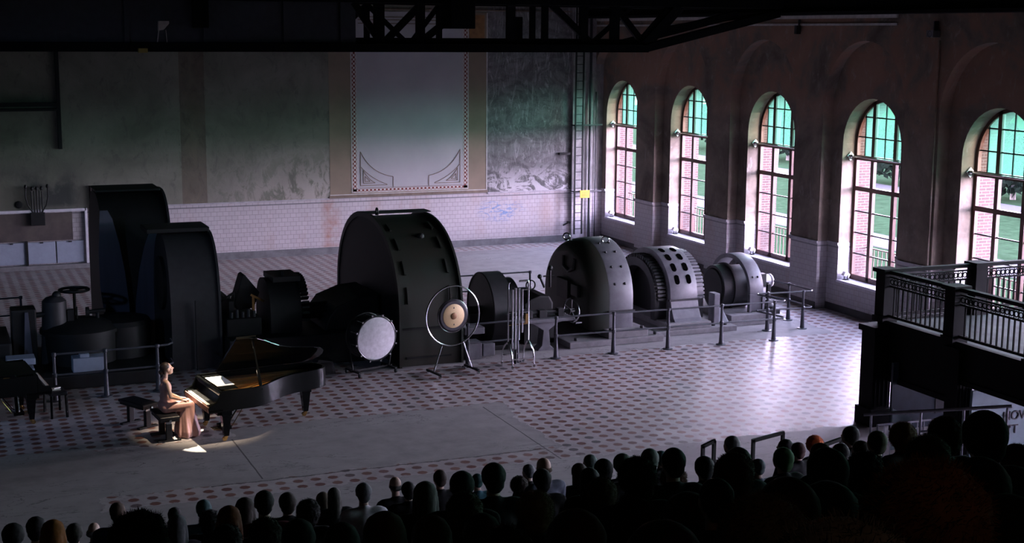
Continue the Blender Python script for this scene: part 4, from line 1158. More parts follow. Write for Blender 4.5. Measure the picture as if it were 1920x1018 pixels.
for x, y in ((gx - .15, gy), (gx + .05, 20.35), (20.9, gy), (gx + .05, 17.8)):
    w = .21 if x < gx else .17
    b = MB(); b.box(x - w, x + w, y - w, y + w, 0, 1.98); b.box(x - w - .05, x + w + .05, y - w - .05, y + w + .05, 0, .35); b.box(x - w - .05, x + w + .05, y - w - .05, y + w + .05, 1.88, 2.0)
    for i in range(4): b.box(x - w + .05 + i * (2 * w - .1) / 3.3, x - w + .07 + i * (2 * w - .1) / 3.3, y - w - .015, y - w, .4, 1.85)
    b.build('column', M['gallery'], gal)
def newel(x, y):
    b = MB(); b.box(x - .14, x + .14, y - .14, y + .14, gd, gd + 1.0); b.box(x - .19, x + .19, y - .19, y + .19, gd + .98, gd + 1.06); b.box(x - .17, x + .17, y - .17, y + .17, gd, gd + .12); b.build('newel', M['gallery'], gal)
for x, y in ((gx, gy), (gx, 20.5), (gx, 18.4), (gx, 16.2), (19.55, gy), (21.2, gy)): newel(x, y)
def balustrade(p, q):
    p = Vector((*p, gd)); q = Vector((*q, gd)); L = (q - p).length; d = (q - p).normalized()
    up = Vector((0, 0, 1))
    b = MB(); b.bar(p + up * 1.0, q + up * 1.0, .12, .07); b.build('top_rail', M['gallery'], gal)
    b = MB(); b.bar(p + up * .72, q + up * .72, .04, .035); b.bar(p + up * .90, q + up * .90, .04, .03); b.bar(p + up * .13, q + up * .13, .05, .05); b.build('lower_rail', M['gallery'], gal)
    n = max(2, int(L / .135))
    for i in range(1, n):
        c = p + d * (L * i / n)
        b = MB(); b.bar(c + up * .13, c + up * .72, .026, .026, up=(1, 0, 0)); b.build('baluster', M['gallery'], gal)
    n = max(2, int(L / .11)); side = d.cross(up)
    b = MB()
    for i in range(n):
        c = p + d * (L * (i + .5) / n)
        b.ring(c + up * .81, side, .048, .013, 12, 5); b.bar(c + up * .73 + d * (L / n / 2), c + up * .90 + d * (L / n / 2), .014, .014, up=(1, 0, 0))
    b.build('frieze', M['gallery'], gal)
balustrade((gx, gy - .14), (gx, 20.64)); balustrade((gx, 20.36), (gx, 18.54)); balustrade((gx, 18.26), (gx, 16.34))
balustrade((gx + .14, gy), (19.41, gy)); balustrade((19.69, gy), (21.06, gy)); balustrade((21.34, gy), (22.9, gy))
# boards under the gallery
bd = empty('exhibition_board', (18.3, 22.0, 0)); tag(bd, 'blue-grey board with a dark square under the near corner of the gallery', 'board')
MB().xzprism([(-1.15, 0), (.66, 0), (.66, .85), (.25, 1.3), (-1.15, 1.35)], -.03, .03).build('board', M['board_blue'], bd)
MB().box(-.10, .34, -.045, -.03, .25, .62).build('dark_square', M['letter'], bd)
bd = empty('exhibition_board', (18.75, 19.9, 0)); tag(bd, 'pale board with big black letters under the gallery at the right', 'board')
MB().box(-1.46, 1.9, -.03, .03, -.0, 1.28).build('board', M['board_pale'], bd)
def text(s, size, loc, parent, mat, name='lettering', depth=.006, rx=PI / 2):
    cu = bpy.data.curves.new(name, 'FONT'); cu.body = s; cu.size = size; cu.extrude = depth
    o = bpy.data.objects.new('tmp_text', cu); COL.objects.link(o)
    bpy.context.view_layer.update()
    me = bpy.data.meshes.new_from_object(o.evaluated_get(bpy.context.evaluated_depsgraph_get()))
    bpy.data.objects.remove(o); me.materials.append(mat)
    o = bpy.data.objects.new(name, me); COL.objects.link(o); o.parent = parent; o.location = loc; o.rotation_euler = (rx, 0, 0)
    return o
text('C', .36, (-1.42, -.04, .42), bd, M['letter']); text('O', .36, (-1.16, -.04, .54), bd, M['letter'])
text('NOW', .24, (-.74, -.04, .66), bd, M['letter']); text('TT', .24, (-.66, -.04, .40), bd, M['letter'])
bd = empty('white_sheet', (16.55, 20.9, 0)); tag(bd, 'white folded sheet propped behind the short white railing', 'board')
b = MB(); b.xzprism([(-.22, 0), (.22, 0), (.22, .58), (-.22, .80)], -.02, .02); b.build('sheet', M['board_pale'], bd)
# hand rails at the foot of the gallery
hr = empty('handrail', (15.1, 20.1, 0)); tag(hr, 'long galvanised handrail in front of the dark gallery', 'railing')
b = MB(); b.tube([(0, 0, 1.0), (1.9, -1.55, 1.36)], .03, 8); b.build('rail', M['handrail'], hr, smooth=True)
b = MB(); b.tube([(.75, -.61, .78), (1.9, -1.55, 1.0)], .022, 8); b.build('rail', M['handrail'], hr, smooth=True)
for x in (.1, .75, 1.3, 1.85):
    b = MB(); b.cyl((x, -.815 * x, 0), (x, -.815 * x, 1.0 + .19 * x), .022, n=8); b.build('post', M['handrail'], hr, smooth=True)
hr = empty('barrier', (15.22, 19.85, 0)); tag(hr, 'short white barred barrier in front of the gallery column', 'railing')
b = MB(); b.tube([(0, 0, 0), (0, 0, .86), (1.25, -.05, .86), (1.25, -.05, 0)], .026, 8); b.build('frame', M['handrail'], hr, smooth=True)
for i in range(1, 9):
    b = MB(); b.cyl((i * .139, -.005 * i, .12), (i * .139, -.005 * i, .85), .011, n=6); b.build('bar', M['handrail'], hr, smooth=True)
b = MB(); b.cyl((0, 0, .12), (1.25, -.05, .12), .018, n=6); b.build('bottom_bar', M['handrail'], hr, smooth=True)
# aisle rails of the tribune
for (x, y, z, w, lab) in ((11.06, 18.75, 0, .2, 'left of the upright grey-haired man'), (11.98, 18.75, 0, .55, 'beside the green woollen cap'), (12.2, 17.2, .32, .34, 'right of the bright red hair')):
    sr = empty('step_rail', (x, y, z)); tag(sr, 'black square-section step railing ' + lab, 'railing', 'step railings at the tribune aisle')
    b = MB(); b.box(-.025, .025, -.025, .025, 0, 1.24); b.build('post', M['iron_black'], sr)
    b = MB(); b.box(w - .025, w + .025, -.025, .025, 0, 1.30); b.build('post', M['iron_black'], sr)
    b = MB(); b.bar((-.02, 0, 1.22), (w + .02, 0, 1.30), .05, .05); b.build('top_bar', M['iron_black'], sr)

# ------------------------------------------------------------------ grand piano
PIANO_OUT = [(.22, .775), (2.25, .775), (2.45, .755), (2.60, .68), (2.70, .55), (2.73, .40), (2.70, .25), (2.60, .12), (2.44, .04), (2.20, -.02), (1.90, -.10), (1.62, -.24), (1.40, -.42), (1.22, -.58), (1.05, -.70), (.85, -.765), (.22, -.775)]
def inset(poly, d):
    n = len(poly); out = []
    for i in range(n):
        p0, p1, p2 = Vector(poly[i - 1]), Vector(poly[i]), Vector(poly[(i + 1) % n])
        e1 = (p1 - p0).normalized(); e2 = (p2 - p1).normalized()
        n1 = Vector((e1.y, -e1.x)); n2 = Vector((e2.y, -e2.x))
        nn = (n1 + n2); nn = nn / max(nn.length, 1e-6)
        k = d / max(.4, nn.dot(n1))
        out.append(tuple(p1 + nn * k))
    return out
def make_piano(label, loc, rz, lid_deg, with_paper=True):
    t = empty('grand_piano', loc, rz); tag(t, label, 'piano')
    bl = M['black_lacquer']
    inn = inset(PIANO_OUT, .055)
    z0, z1 = .62, 1.0
    b = MB(); n = len(PIANO_OUT)
    vs = [(*p, z0) for p in PIANO_OUT] + [(*p, z1) for p in PIANO_OUT] + [(*p, z0) for p in inn] + [(*p, z1) for p in inn]
    fs = []
    for i in range(n - 1):      # open at the keyboard side
        j = i + 1
        fs += [(i, j, n + j, n + i), (2 * n + i, 3 * n + i, 3 * n + j, 2 * n + j), (n + i, n + j, 3 * n + j, 3 * n + i), (i, 2 * n + i, 2 * n + j, j)]
    fs += [(0, n, 3 * n, 2 * n), (n - 1, 3 * n - 1, 4 * n - 1, 2 * n - 1)]
    b.add(vs, fs); b.build('rim', bl, t, smooth=True, ang=40)
    b = MB(); b.prism(inn, .66, .72); b.build('underside', bl, t)
    b = MB(); b.prism(inn, .80, .82); b.build('soundboard', M['spruce'], t)
    pl_in = [p for p in inset(PIANO_OUT, .10)]
    pl_in = [(max(p[0], .62), p[1]) for p in pl_in]
    b = MB(); b.prism(pl_in, .84, .855)
    for yy in (-.45, -.15, .18, .48):
        b.bar((.64, yy, .875), (min(2.45, 1.5 + .9 * (yy + .6)), yy * .5 + .32, .875), .035, .04)
    b.build('iron_plate', M['gold'], t, bevel=.004)
    b = MB()
    for i in range(44):
        yy = -.68 + i * .0315; xe = 1.0 + 1.55 * ((yy + .70) / 1.4) ** .62
        b.bar((.60, yy, .905), (min(xe, 2.5), yy * .55 + .24, .905), .004, .004)
    b.build('strings', M['chrome'], t)
    b = MB(); b.box(.44, .64, -.70, .70, .86, .89); b.build('tuning_pin_block', M['gold'], t)
    b = MB()
    for i in range(60): b.cyl((.48 + (i % 3) * .05, -.66 + i * .0223, .89), (.48 + (i % 3) * .05, -.66 + i * .0223, .925), .006, n=5)
    b.build('tuning_pins', M['chrome'], t)
    # key bed, arms, slip, keys
    b = MB(); b.box(-.03, .45, -.775, .775, .60, .67); b.build('key_bed', bl, t, bevel=.01)
    for s in (-1, 1):
        b = MB(); arm = [(.24, .62), (-.03, .62), (-.045, .68), (-.02, .735), (.06, .765), (.12, .80), (.16, .87), (.20, .96), (.24, 1.0)]
        b.xzprism(arm, s * .775 - (.055 if s > 0 else 0), s * .775 + (.055 if s < 0 else 0)); b.build('arm', bl, t, bevel=.006)
        b = MB(); b.box(-.02, .13, s * .665 - .055, s * .665 + .055, .67, .745); b.build('key_block', bl, t, bevel=.01)
    b = MB(); b.box(-.035, -.012, -.72, .72, .62, .715); b.build('key_slip', M['slip'], t, bevel=.004)
    b = MB(); kw = 1.22 / 52
    for i in range(52): b.box(-.008, .15, -.61 + i * kw + .0008, -.61 + (i + 1) * kw - .0008, .70, .732)
    b.build('white_keys', M['ivory'], t)
    b = MB()
    for i in range(51):
        if (i + 5) % 7 in (2, 6): continue
        y = -.61 + (i + 1) * kw; b.box(.05, .15, y - .0052, y + .0052, .73, .744)
    b.build('black_keys', M['ebony'], t)
    b = MB(); b.xzprism([(.15, .73), (.165, .73), (.225, .90), (.205, .905)], -.72, .72); b.build('fallboard', bl, t, bevel=.004)
    b = MB(); b.box(.20, .26, -.72, .72, .90, .985); b.build('front_board', bl, t, bevel=.006)
    b = MB(); b.box(.27, .60, -.60, .60, .985, 1.0); d = b.build('music_desk', bl, t, bevel=.004)
    # lid, hinged on the straight side
    hinge = Matrix.Translation((0, .775, 1.012)) @ Matrix.Rotation(math.radians(-lid_deg), 4, 'X') @ Matrix.Translation((0, -.775, -1.012))
    lid_poly = [(max(p[0], .62), p[1] * 1.012) for p in PIANO_OUT]
    b = MB(); b.M = hinge; b.prism(lid_poly, 1.005, 1.030); b.build('lid', bl, t, bevel=.005)
    b = MB(); b.M = hinge; b.box(.63, 1.02, -.765, .765, 1.036, 1.058); b.build('front_lid_flap', bl, t, bevel=.004)
    b = MB()
    for x in (.8, 1.5, 2.1): b.cyl((x - .06, .782, 1.012), (x + .06, .782, 1.012), .012, n=8)
    b.build('hinge', M['brass'], t)
    if lid_deg > 5:
        top = hinge @ Vector((.98, -.62, 1.0))
        b = MB(); b.bar((1.02, -.70, .93), top, .030, .022); b.build('lid_prop', bl, t, bevel=.003)
        b = MB(); b.bar((1.02, -.70, .93), Vector((1.02, -.70, .93)).lerp(top, .42), .055, .028); b.build('lid_prop_sleeve', bl, t, bevel=.003)
    # legs
    for x, y in ((.34, .60), (.34, -.60), (2.30, .36)):
        b = MB(); r0, r1 = .085, .048
        b.box(x - .10, x + .10, y - .10, y + .10, .50, .62)
        vs = [(x + sx * r, y + sy * r, z) for z, r in ((.50, r0), (.10, r1)) for sx, sy in ((-1, -1), (1, -1), (1, 1), (-1, 1))]
        b.add(vs, [(0, 1, 2, 3), (4, 7, 6, 5), (0, 4, 5, 1), (1, 5, 6, 2), (2, 6, 7, 3), (3, 7, 4, 0)])
        lg = b.build('leg', bl, t, bevel=.006)
        b = MB(); b.cyl((x, y, .06), (x, y, .11), .038, .042, 12); b.cyl((x - .03, y - .022, .042), (x - .03, y + .022, .042), .042, n=16); b.box(x - .035, x + .02, y - .03, y + .03, .045, .075)
        b.build('caster', M['brass'], lg, smooth=True)
    b = MB(); b.box(.18, .36, -.62, .62, .50, .61); b.build('leg_beam', bl, t, bevel=.01)
    ly = MB()
    for y in (-.08, .08): ly.bar((.52, y, .66), (.50, y * 1.3, .14), .045, .045)
    ly.box(.40, .60, -.16, .16, .08, .15); ly.bar((.95, 0, .66), (.56, 0, .16), .02, .02)
    lyo = ly.build('pedal_lyre', bl, t, bevel=.004)
    for y in (-.09, 0, .09):
        b = MB(); b.box(.26, .42, y - .02, y + .02, .085, .10); b.build('pedal', M['brass'], lyo, bevel=.004)
    for y in (-.10, .10):
        b = MB(); b.cyl((.62, y, .12), (.98, y, .66), .008, n=6); b.build('lyre_rod', M['brass'], lyo)
    return t
PRZ = math.radians(7.0)
PO_ = (4.575, 26.50)
piano = make_piano('black concert grand piano with raised lid, lit from above beside the pianist', (PO_[0], PO_[1], 0), PRZ, 35)
def pw(x, y, z=0.0):
    c, s = math.cos(PRZ), math.sin(PRZ)
    return (PO_[0] + x * c - y * s, PO_[1] + x * s + y * c, z)
sh = MB(); sh.box(-.17, .17, -.37, .37, 0, .006); sh.box(-.165, .165, -.36, -.005, .006, .010); sh.box(-.165, .165, .005, .36, .006, .010)
o = tag(sh.build('sheet_music', M['paper'], None), 'brightly lit white sheet music lying on the flat music desk of the piano', 'sheet music')
o.location = pw(.44, .02, 1.001); o.rotation_euler = (0, 0, PRZ)
make_piano('second black grand piano with closed lid, dark at the left edge', (1.965, 29.09, 0), PI + math.radians(6), 0)

def make_bench(label, loc, rz, two=True):
    t = empty('piano_bench', loc, rz); tag(t, label, 'bench', 'adjustable piano benches')
    b = MB(); b.box(-.19, .19, -.40, .40, .445, .498); b.build('cushion', M['leather'], t, bevel=.022, seg=3)
    b = MB()
    for x in (-.06, .06):
        for y in (-.2, 0, .2): b.ell((x, y, .498), (.012, .012, .006), 8, 5)
    b.build('buttons', M['leather'], t)
    b = MB(); b.box(-.17, .17, -.37, .37, .395, .446); b.build('frame', M['iron_black'], t, bevel=.008)
    for s in (-1, 1):
        b = MB(); b.box(-.055, .055, s * .27 - .045, s * .27 + .045, .02, .34); q = b.build('column', M['iron_black'], t, bevel=.008)
        b = MB(); b.box(-.045, .045, s * .27 - .035, s * .27 + .035, .34, .40); b.build('inner_column', M['chrome'], q)
        b = MB(); b.box(-.22, .22, s * .27 - .05, s * .27 + .05, 0, .035); b.build('foot', M['iron_black'], t, bevel=.01)
        b = MB(); b.cyl((0, s * .40, .43), (0, s * .44, .43), .025, n=12); b.build('knob', M['chrome'], t, smooth=True)
    b = MB(); b.box(-.02, .02, -.25, .25, .34, .37); b.build('cross_bar', M['iron_black'], t)
    return t
make_bench('black adjustable bench the pianist sits on', (3.96, 26.56, 0), math.radians(5))
make_bench('empty black adjustable piano bench behind the pianist', (3.62, 27.62, 0), math.radians(28))
ch = empty('piano_stool', (2.19, 29.02, 0), math.radians(8)); tag(ch, 'dark thin-legged stool at the keyboard of the second piano', 'stool')
MB().box(-.17, .17, -.34, .34, .46, .52).build('seat', M['leather'], ch, bevel=.015)
for x in (-.15, .15):
    for y in (-.31, .31):
        MB().bar((x, y, 0), (x * .95, y * .95, .46), .04, .04).build('leg', M['black_lacquer'], ch)
b = MB(); b.box(-.1, .1, -.12, .08, .52, .53); b.M = Matrix.Rotation(.5, 4, 'Z'); b.box(-.03, .12, -.02, .03, .53, .545); b.build('cloth', M['paper'], None)
o = bpy.data.objects['cloth']; o.location = (2.19, 29.02, 0.0); tag(o, 'crumpled pale cloth lying on the stool of the second piano', 'cloth')

# ------------------------------------------------------------------ percussion
# concert bass drum on a wheeled stand
dr_rz = math.radians(14)
bd = empty('bass_drum', (9.12, 30.12, 0), dr_rz); tag(bd, 'large bass drum with a pale calf skin standing before the flywheel hood', 'drum')
R_ = .50; ZC_ = .84
b = MB(); b.lathe((0, -.18, ZC_), (0, .28, ZC_), [(0, R_ - .01), (.46, R_ - .01)], 48); b.build('shell', M['drumshell'], bd, smooth=True)
b = MB(); b.lathe((0, -.205, ZC_), (0, -.18, ZC_), [(0, R_ - .045), (.006, R_ - .02), (.025, R_ - .02)], 48); b.build('drum_skin', M['drumskin'], bd, smooth=True)
for y in (-.18, .28):
    b = MB(); b.ring((0, y, ZC_), (0, 1, 0), R_, .022, 48, 8); b.build('hoop', M['drumshell'], bd, smooth=True)
for i in range(12):
    a = 2 * PI * i / 12 + .2
    x, z = (R_ + .03) * math.cos(a), ZC_ + (R_ + .03) * math.sin(a)
    b = MB(); b.cyl((x, -.20, z), (x, .06, z), .010, n=6); b.box(x - .02, x + .02, -.215, -.185, z - .02, z + .02); b.build('tension_lug', M['chrome'], bd)
b = MB()
for s in (-1, 1): b.tube([(s * .50, .05, .84), (s * .55, .05, .80), (s * .52, .05, .45), (s * .47, .05, .10)], .02, 8)
b.box(-.54, .54, .03, .07, .09, .13); b.box(-.5, -.44, -.25, .35, .09, .13); b.box(.44, .5, -.25, .35, .09, .13); b.build('stand', M['iron_black'], bd)
for x in (-.47, .47):
    for y in (-.24, .34):
        b = MB(); b.cyl((x - .015, y, .045), (x + .015, y, .045), .045, n=16); b.box(x - .02, x + .02, y - .02, y + .02, .05, .12); b.build('caster', M['iron_mid'], bd, smooth=True)

# tam-tam in a ring frame
gg = empty('gong', (10.80, 29.42, 0), math.radians(9)); tag(gg, 'gong with a buff centre hanging in a round steel ring frame on legs', 'gong')
GZ = 1.34
b = MB(); b.ring((0, 0, GZ), (0, 1, 0), .68, .018, 64, 8); b.build('ring_frame', M['chrome'], gg, smooth=True)
b = MB(); b.lathe((0, -.04, GZ), (0, .04, GZ), [(0, .285), (.0, .335), (.03, .375), (.08, .375), (.08, .36)], 48); b.build('rim', M['gong_dark'], gg, smooth=True)
b = MB(); b.lathe((0, -.052, GZ), (0, -.03, GZ), [(0, .26), (.006, .272), (.022, .272)], 48); b.build('centre_disc', M['gong_face'], gg, smooth=True)
b = MB(); b.lathe((0, -.075, GZ), (0, -.04, GZ), [(0, .05), (.01, .072), (.035, .08)], 28); b.build('boss', M['gong_boss'], gg, smooth=True)
b = MB()
for s in (-1, 1):
    z = GZ + s * .19
    b.xzprism([(-.018, z - .02), (.018, z - .02), (.010, z + .004), (.0, z + .024), (-.010, z + .004)], -.056, -.05)
b.build('emblem', M['letter'], gg)
b = MB(); b.ring((0, -.01, GZ), (0, 1, 0), .378, .010, 48, 6); b.build('rim_wire', M['chrome'], gg, smooth=True)
b = MB()
for s in (-1, 1): b.cyl((s * .12, 0, GZ + .665), (s * .10, 0, GZ + .36), .006, n=5)
b.build('cord', M['iron_black'], gg)
for s in (-1, 1):
    b = MB(); b.cyl((s * .27, 0, GZ - .625), (s * .49, 0, .10), .017, n=8); lg = b.build('leg', M['chrome'], gg, smooth=True)
    b = MB(); b.bar((s * .49, -.32, .09), (s * .49, .32, .09), .045, .045); b.build('foot_bar', M['iron_black'], gg)
    for y in (-.30, .30):
        b = MB(); b.cyl((s * .49 - .02, y, .04), (s * .49 + .02, y, .04), .04, n=14); b.box(s * .49 - .022, s * .49 + .022, y - .02, y + .02, .04, .085); b.build('caster', M['chrome'], lg, smooth=True)

# tubular bells
tb = empty('tubular_bells', (12.48, 29.62, 0), math.radians(4)); tag(tb, 'set of chrome tubular bells hanging in a tall steel frame', 'bells'); tb.scale = (1, 1, 1.13)
b = MB(); b.tube([(-.26, 0, .50), (-.26, 0, 1.70), (-.25, 0, 1.74), (-.22, 0, 1.75)], .022, 8); b.build('side_post', M['chrome'], tb, smooth=True)
b = MB(); b.tube([(.26, 0, .50), (.26, 0, 1.72), (.25, 0, 1.755), (.21, 0, 1.76), (.02, 0, 1.76)], .022, 8); b.build('side_post', M['chrome'], tb, smooth=True)
for z in (1.12, .87, 1.58):
    b = MB(); b.cyl((-.26 if z < 1.5 else .1, 0, z), (.26, 0, z), .014, n=8); b.build('cross_bar', M['brass'] if z == .87 else M['chrome'], tb, smooth=True)
b = MB(); b.box(.18, .235, -.03, .03, .88, 1.08); b.build('damper', M['brass'], tb)
for x, z0, z1 in ((-.165, .38, 1.60), (-.085, .36, 1.63), (0.0, .55, 1.63), (.085, .70, 1.60)):
    b = MB(); b.lathe((x, -.035, z0), (x, -.035, z1), [(0, .022), (z1 - z0 - .04, .022), (z1 - z0 - .04, .026), (z1 - z0, .026)], 12); b.build('bell_tube', M['chrome'], tb, smooth=True)
for s in (-1, 1):
    for sy in (-1, 1):
        b = MB(); b.tube([(s * .26, 0, .52), (s * .27, sy * .10, .46), (s * .28, sy * .22, .34), (s * .28, sy * .27, .18), (s * .28, sy * .28, .06)], .018, 8); b.build('leg', M['chrome'], tb, smooth=True)
        b = MB(); b.cyl((s * .28 - .012, sy * .28, .035), (s * .28 + .012, sy * .28, .035), .035, n=14); b.build('caster', M['chrome'], tb, smooth=True)
b = MB(); b.bar((-.28, -.27, .2), (.28, -.27, .2), .025, .025); b.bar((-.28, .27, .2), (.28, .27, .2), .025, .025); b.bar((-.05, -.27, .14), (.02, .1, .1), .02, .02); b.build('base_bar', M['chrome'], tb)
b = MB(); b.cyl((-.085, -.035, .06), (-.085, -.035, .34), .03, n=12); b.build('pedal_tube', M['iron_black'], tb, smooth=True)
# small items right behind the tail of the piano
sp = empty('monitor_wedge', (8.05, 30.55, 0)); tag(sp, 'low grey box with cables on the floor behind the tail of the piano', 'box')
b = MB(); b.xzprism([(-.28, 0), (.3, 0), (.22, .3), (-.1, .36)], -.2, .2); b.build('housing', M['iron_mid'], sp, bevel=.01)
b = MB(); b.xzprism([(-.1, .03), (.22, .03), (.18, .27), (-.06, .3)], -.215, -.2); b.build('front_grille', M['iron_black'], sp)

# ------------------------------------------------------------------ figures
def fuse(name, mb, voxel, smooth_it=4, factor=.5, post=None):
    """melt overlapping rounded volumes into one continuous skin"""
    me = mb.mesh(name + '_src')
    o = bpy.data.objects.new(name + '_src', me); COL.objects.link(o)
    r = o.modifiers.new('remesh', 'REMESH'); r.mode = 'VOXEL'; r.voxel_size = voxel
    s = o.modifiers.new('smooth', 'SMOOTH'); s.factor = factor; s.iterations = smooth_it
    bpy.context.view_layer.update()
    dg = bpy.context.evaluated_depsgraph_get()
    out = bpy.data.meshes.new_from_object(o.evaluated_get(dg)); out.name = name
    bpy.data.objects.remove(o); bpy.data.meshes.remove(me)
    if post:
        for v in out.vertices: v.co = post(v.co.copy())
    for p in out.polygons: p.use_smooth = True
    return out
def obj(name, me, mat, parent=None):
    if not me.materials: me.materials.append(mat)
    o = bpy.data.objects.new(name, me); COL.objects.link(o)
    o.material_slots[0].link = 'OBJECT'; o.material_slots[0].material = mat
    if parent is not None: o.parent = parent
    return o
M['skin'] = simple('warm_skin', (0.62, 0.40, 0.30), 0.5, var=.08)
M['hair_dark'] = simple('dark_brown_hair', (0.045, 0.028, 0.020), 0.5, scale=40, stretch=(1, 1, .2))
M['dress'] = simple('dusty_pink_dress', (0.50, 0.285, 0.265), 0.45, var=.22, scale=18, stretch=(1, 1, .25))

def head_shapes(b, hc, tilt=0.0, k=1.0):
    """skull, face, nose, lips, chin and ears around head centre hc, looking along +y"""
    X_ = Matrix.Translation(hc) @ Matrix.Rotation(tilt, 4, 'X') @ Matrix.Scale(k, 4)
    b.M = X_
    b.ell((0, -.012, .030), (.074, .094, .088), 18, 12)
    b.ell((0, .030, -.030), (.058, .062, .080), 16, 10)
    b.ell((0, .060, -.082), (.028, .026, .024), 10, 8)
    b.ell((0, .068, -.048), (.024, .022, .012), 10, 8)
    b.cap((0, .084, .008), (0, .106, -.022), .009, .014, 8)
    b.ell((0, .074, .026), (.046, .016, .012), 12, 8)
    for s in (-1, 1):
        b.ell((s * .074, -.004, -.006), (.012, .024, .033), 8, 8)
        b.ell((s * .036, .060, -.018), (.022, .020, .020), 10, 8)
    b.M = None
def hand_shapes(b, wrist, d, nrm, s):
    """palm with five separate curled fingers; d forwards, nrm out of the back of the hand, s = +1 if the thumb lies to the local left"""
    d = Vector(d).normalized(); nrm = Vector(nrm).normalized(); w = d.cross(nrm).normalized() * s
    wrist = Vector(wrist)
    pc = wrist + d * .045
    R3 = Matrix((w, d, nrm)).transposed()
    b.ell(pc, (.038, .050, .015), 12, 8, R3)
    for i, L in enumerate((.068, .076, .070, .054)):
        base = wrist + d * .085 + w * (.030 - .020 * i)
        k1 = base + d * (L * .5) + nrm * .004
        k2 = k1 + d * (L * .34) - nrm * .012
        k3 = k2 + d * (L * .16) - nrm * .014
        b.cap(base - d * .02, k1, .0092, .0084, 8); b.cap(k1, k2, .0084, .0076, 8); b.cap(k2, k3, .0076, .0066, 8)
    t0 = wrist + d * .022 + w * .034; t1 = t0 + d * .030 + w * .022 - nrm * .004; t2 = t1 + d * .026 + w * .004 - nrm * .008
    b.cap(t0 - w * .012, t1, .0115, .0098, 8); b.cap(t1, t2, .0096, .0078, 8)

# the pianist, seated, hands in her lap, chin raised
pb = MB()
pb.ell((0, -.01, .64), (.165, .125, .12)); pb.ell((0, -.005, .80), (.118, .092, .15)); pb.ell((0, .0, .97), (.140, .098, .15))
pb.cap((-.135, -.01, 1.095), (.135, -.01, 1.095), .050, .050); pb.cap((0, -.012, 1.08), (0, .012, 1.25), .054, .046)
head_shapes(pb, (0, .040, 1.328), math.radians(14), 1.08)
for s in (-1, 1):
    pb.cap((s * .085, .0, .60), (s * .105, .43, .605), .088, .062); pb.cap((s * .105, .43, .59), (s * .105, .44, .12), .058, .036)
    pb.cap((s * .105, .46, .06), (s * .11, .60, .045), .036, .028)
    sh_, el, wr_ = Vector((s * .165, -.01, 1.09)), Vector((s * .215, .04, .835)), Vector((s * .105, .275, .728))
    pb.cap(sh_, el, .043, .035); pb.cap(el, wr_, .036, .024)
    hand_shapes(pb, wr_, (-s * .12, .95, -.18), (0, .2, 1), s)
pme = fuse('pianist_body', pb, .0085, 3, .5)
pian = obj('person', pme, M['skin'])
pian.location = (3.99, 26.56, 0); pian.rotation_euler = (0, 0, math.radians(-84))
tag(pian, 'pianist in a long dusty pink dress seated at the piano, hands in her lap', 'person')
hb_ = MB(); X_ = Matrix.Translation((0, .040, 1.328)) @ Matrix.Rotation(math.radians(14), 4, 'X') @ Matrix.Scale(1.09, 4); hb_.M = X_
hb_.ell((0, -.026, .042), (.083, .092, .090), 18, 12); hb_.ell((0, -.06, -.01), (.072, .055, .07), 14, 10); hb_.ell((0, -.115, -.02), (.045, .042, .045), 14, 10)
hb_.cap((0, -.06, -.05), (0, -.055, -.10), .035, .02)
hb_.M = None
obj('hair', fuse('pianist_hair', hb_, .009, 3), M['hair_dark'], pian)
e_ = MB(); e_.M = X_
for s in (-1, 1): e_.ell((s * .031, .073, .006), (.009, .008, .006), 8, 6)
e_.build('eyes', M['ebony'], pian, smooth=True)
e_ = MB(); e_.M = X_; e_.ell((0, .086, -.046), (.020, .008, .008), 10, 6); e_.build('lips', simple('rose_lips', (.40, .14, .12), .5), pian, smooth=True)
cb = MB()
cb.ell((0, -.012, .64), (.185, .145, .13)); cb.ell((0, -.008, .80), (.130, .106, .16)); cb.ell((0, .0, .965), (.153, .112, .152))
cb.cap((-.10, -.012, 1.09), (.10, -.012, 1.09), .055, .055); cb.cap((0, -.02, 1.08), (0, -.012, 1.16), .062, .050)
for s in (-1, 1):
    cb.cap((s * .085, -.02, .605), (s * .105, .43, .61), .112, .086)
    cb.cap((s * .105, .43, .60), (s * .125, .47, .12), .086, .105)
    cb.cap((s * .10, .36, .55), (s * .15, .34, .10), .09, .10)
    cb.cap((s * .08, .30, .52), (s * .12, .27, .09), .08, .08)
cb.cap((0, .43, .58), (0, .47, .12), .085, .11); cb.cap((0, .34, .52), (0, .33, .1), .09, .12)
def folds(p):
    if p.z < .56:
        k = min(1.0, (.56 - p.z) / .45)
        c = Vector((0, .30)); d = Vector((p.x, p.y)) - c; a = math.atan2(d.y, d.x)
        f = 1 + k * (.075 * math.sin(a * 9 + 1.3) + .03 * math.sin(a * 21))
        f *= 1 + .16 * k * k
        p.x, p.y = c.x + d.x * f, c.y + d.y * f
        if p.z < .10: p.z = max(.008, p.z - .03)
    return p
obj('dress', fuse('pianist_dress', cb, .013, 5, .5, folds), M['dress'], pian)

# ------------------------------------------------------------------ tribune and audience
def row_y(k): return 18.4 - .95 * k
def row_z(k): return .32 * k
b = MB()
for k in range(21):
    y, z = row_y(k), row_z(k)
    b.box(-6.9, 12.6, y - .27, y + .78, z - .30 if k else 0.001, z if k else .012)
    b.box(-6.9, 12.6, y - .27, y + .17, z, z + .40)
struct(b.build('floor_tribune', M['tier']))

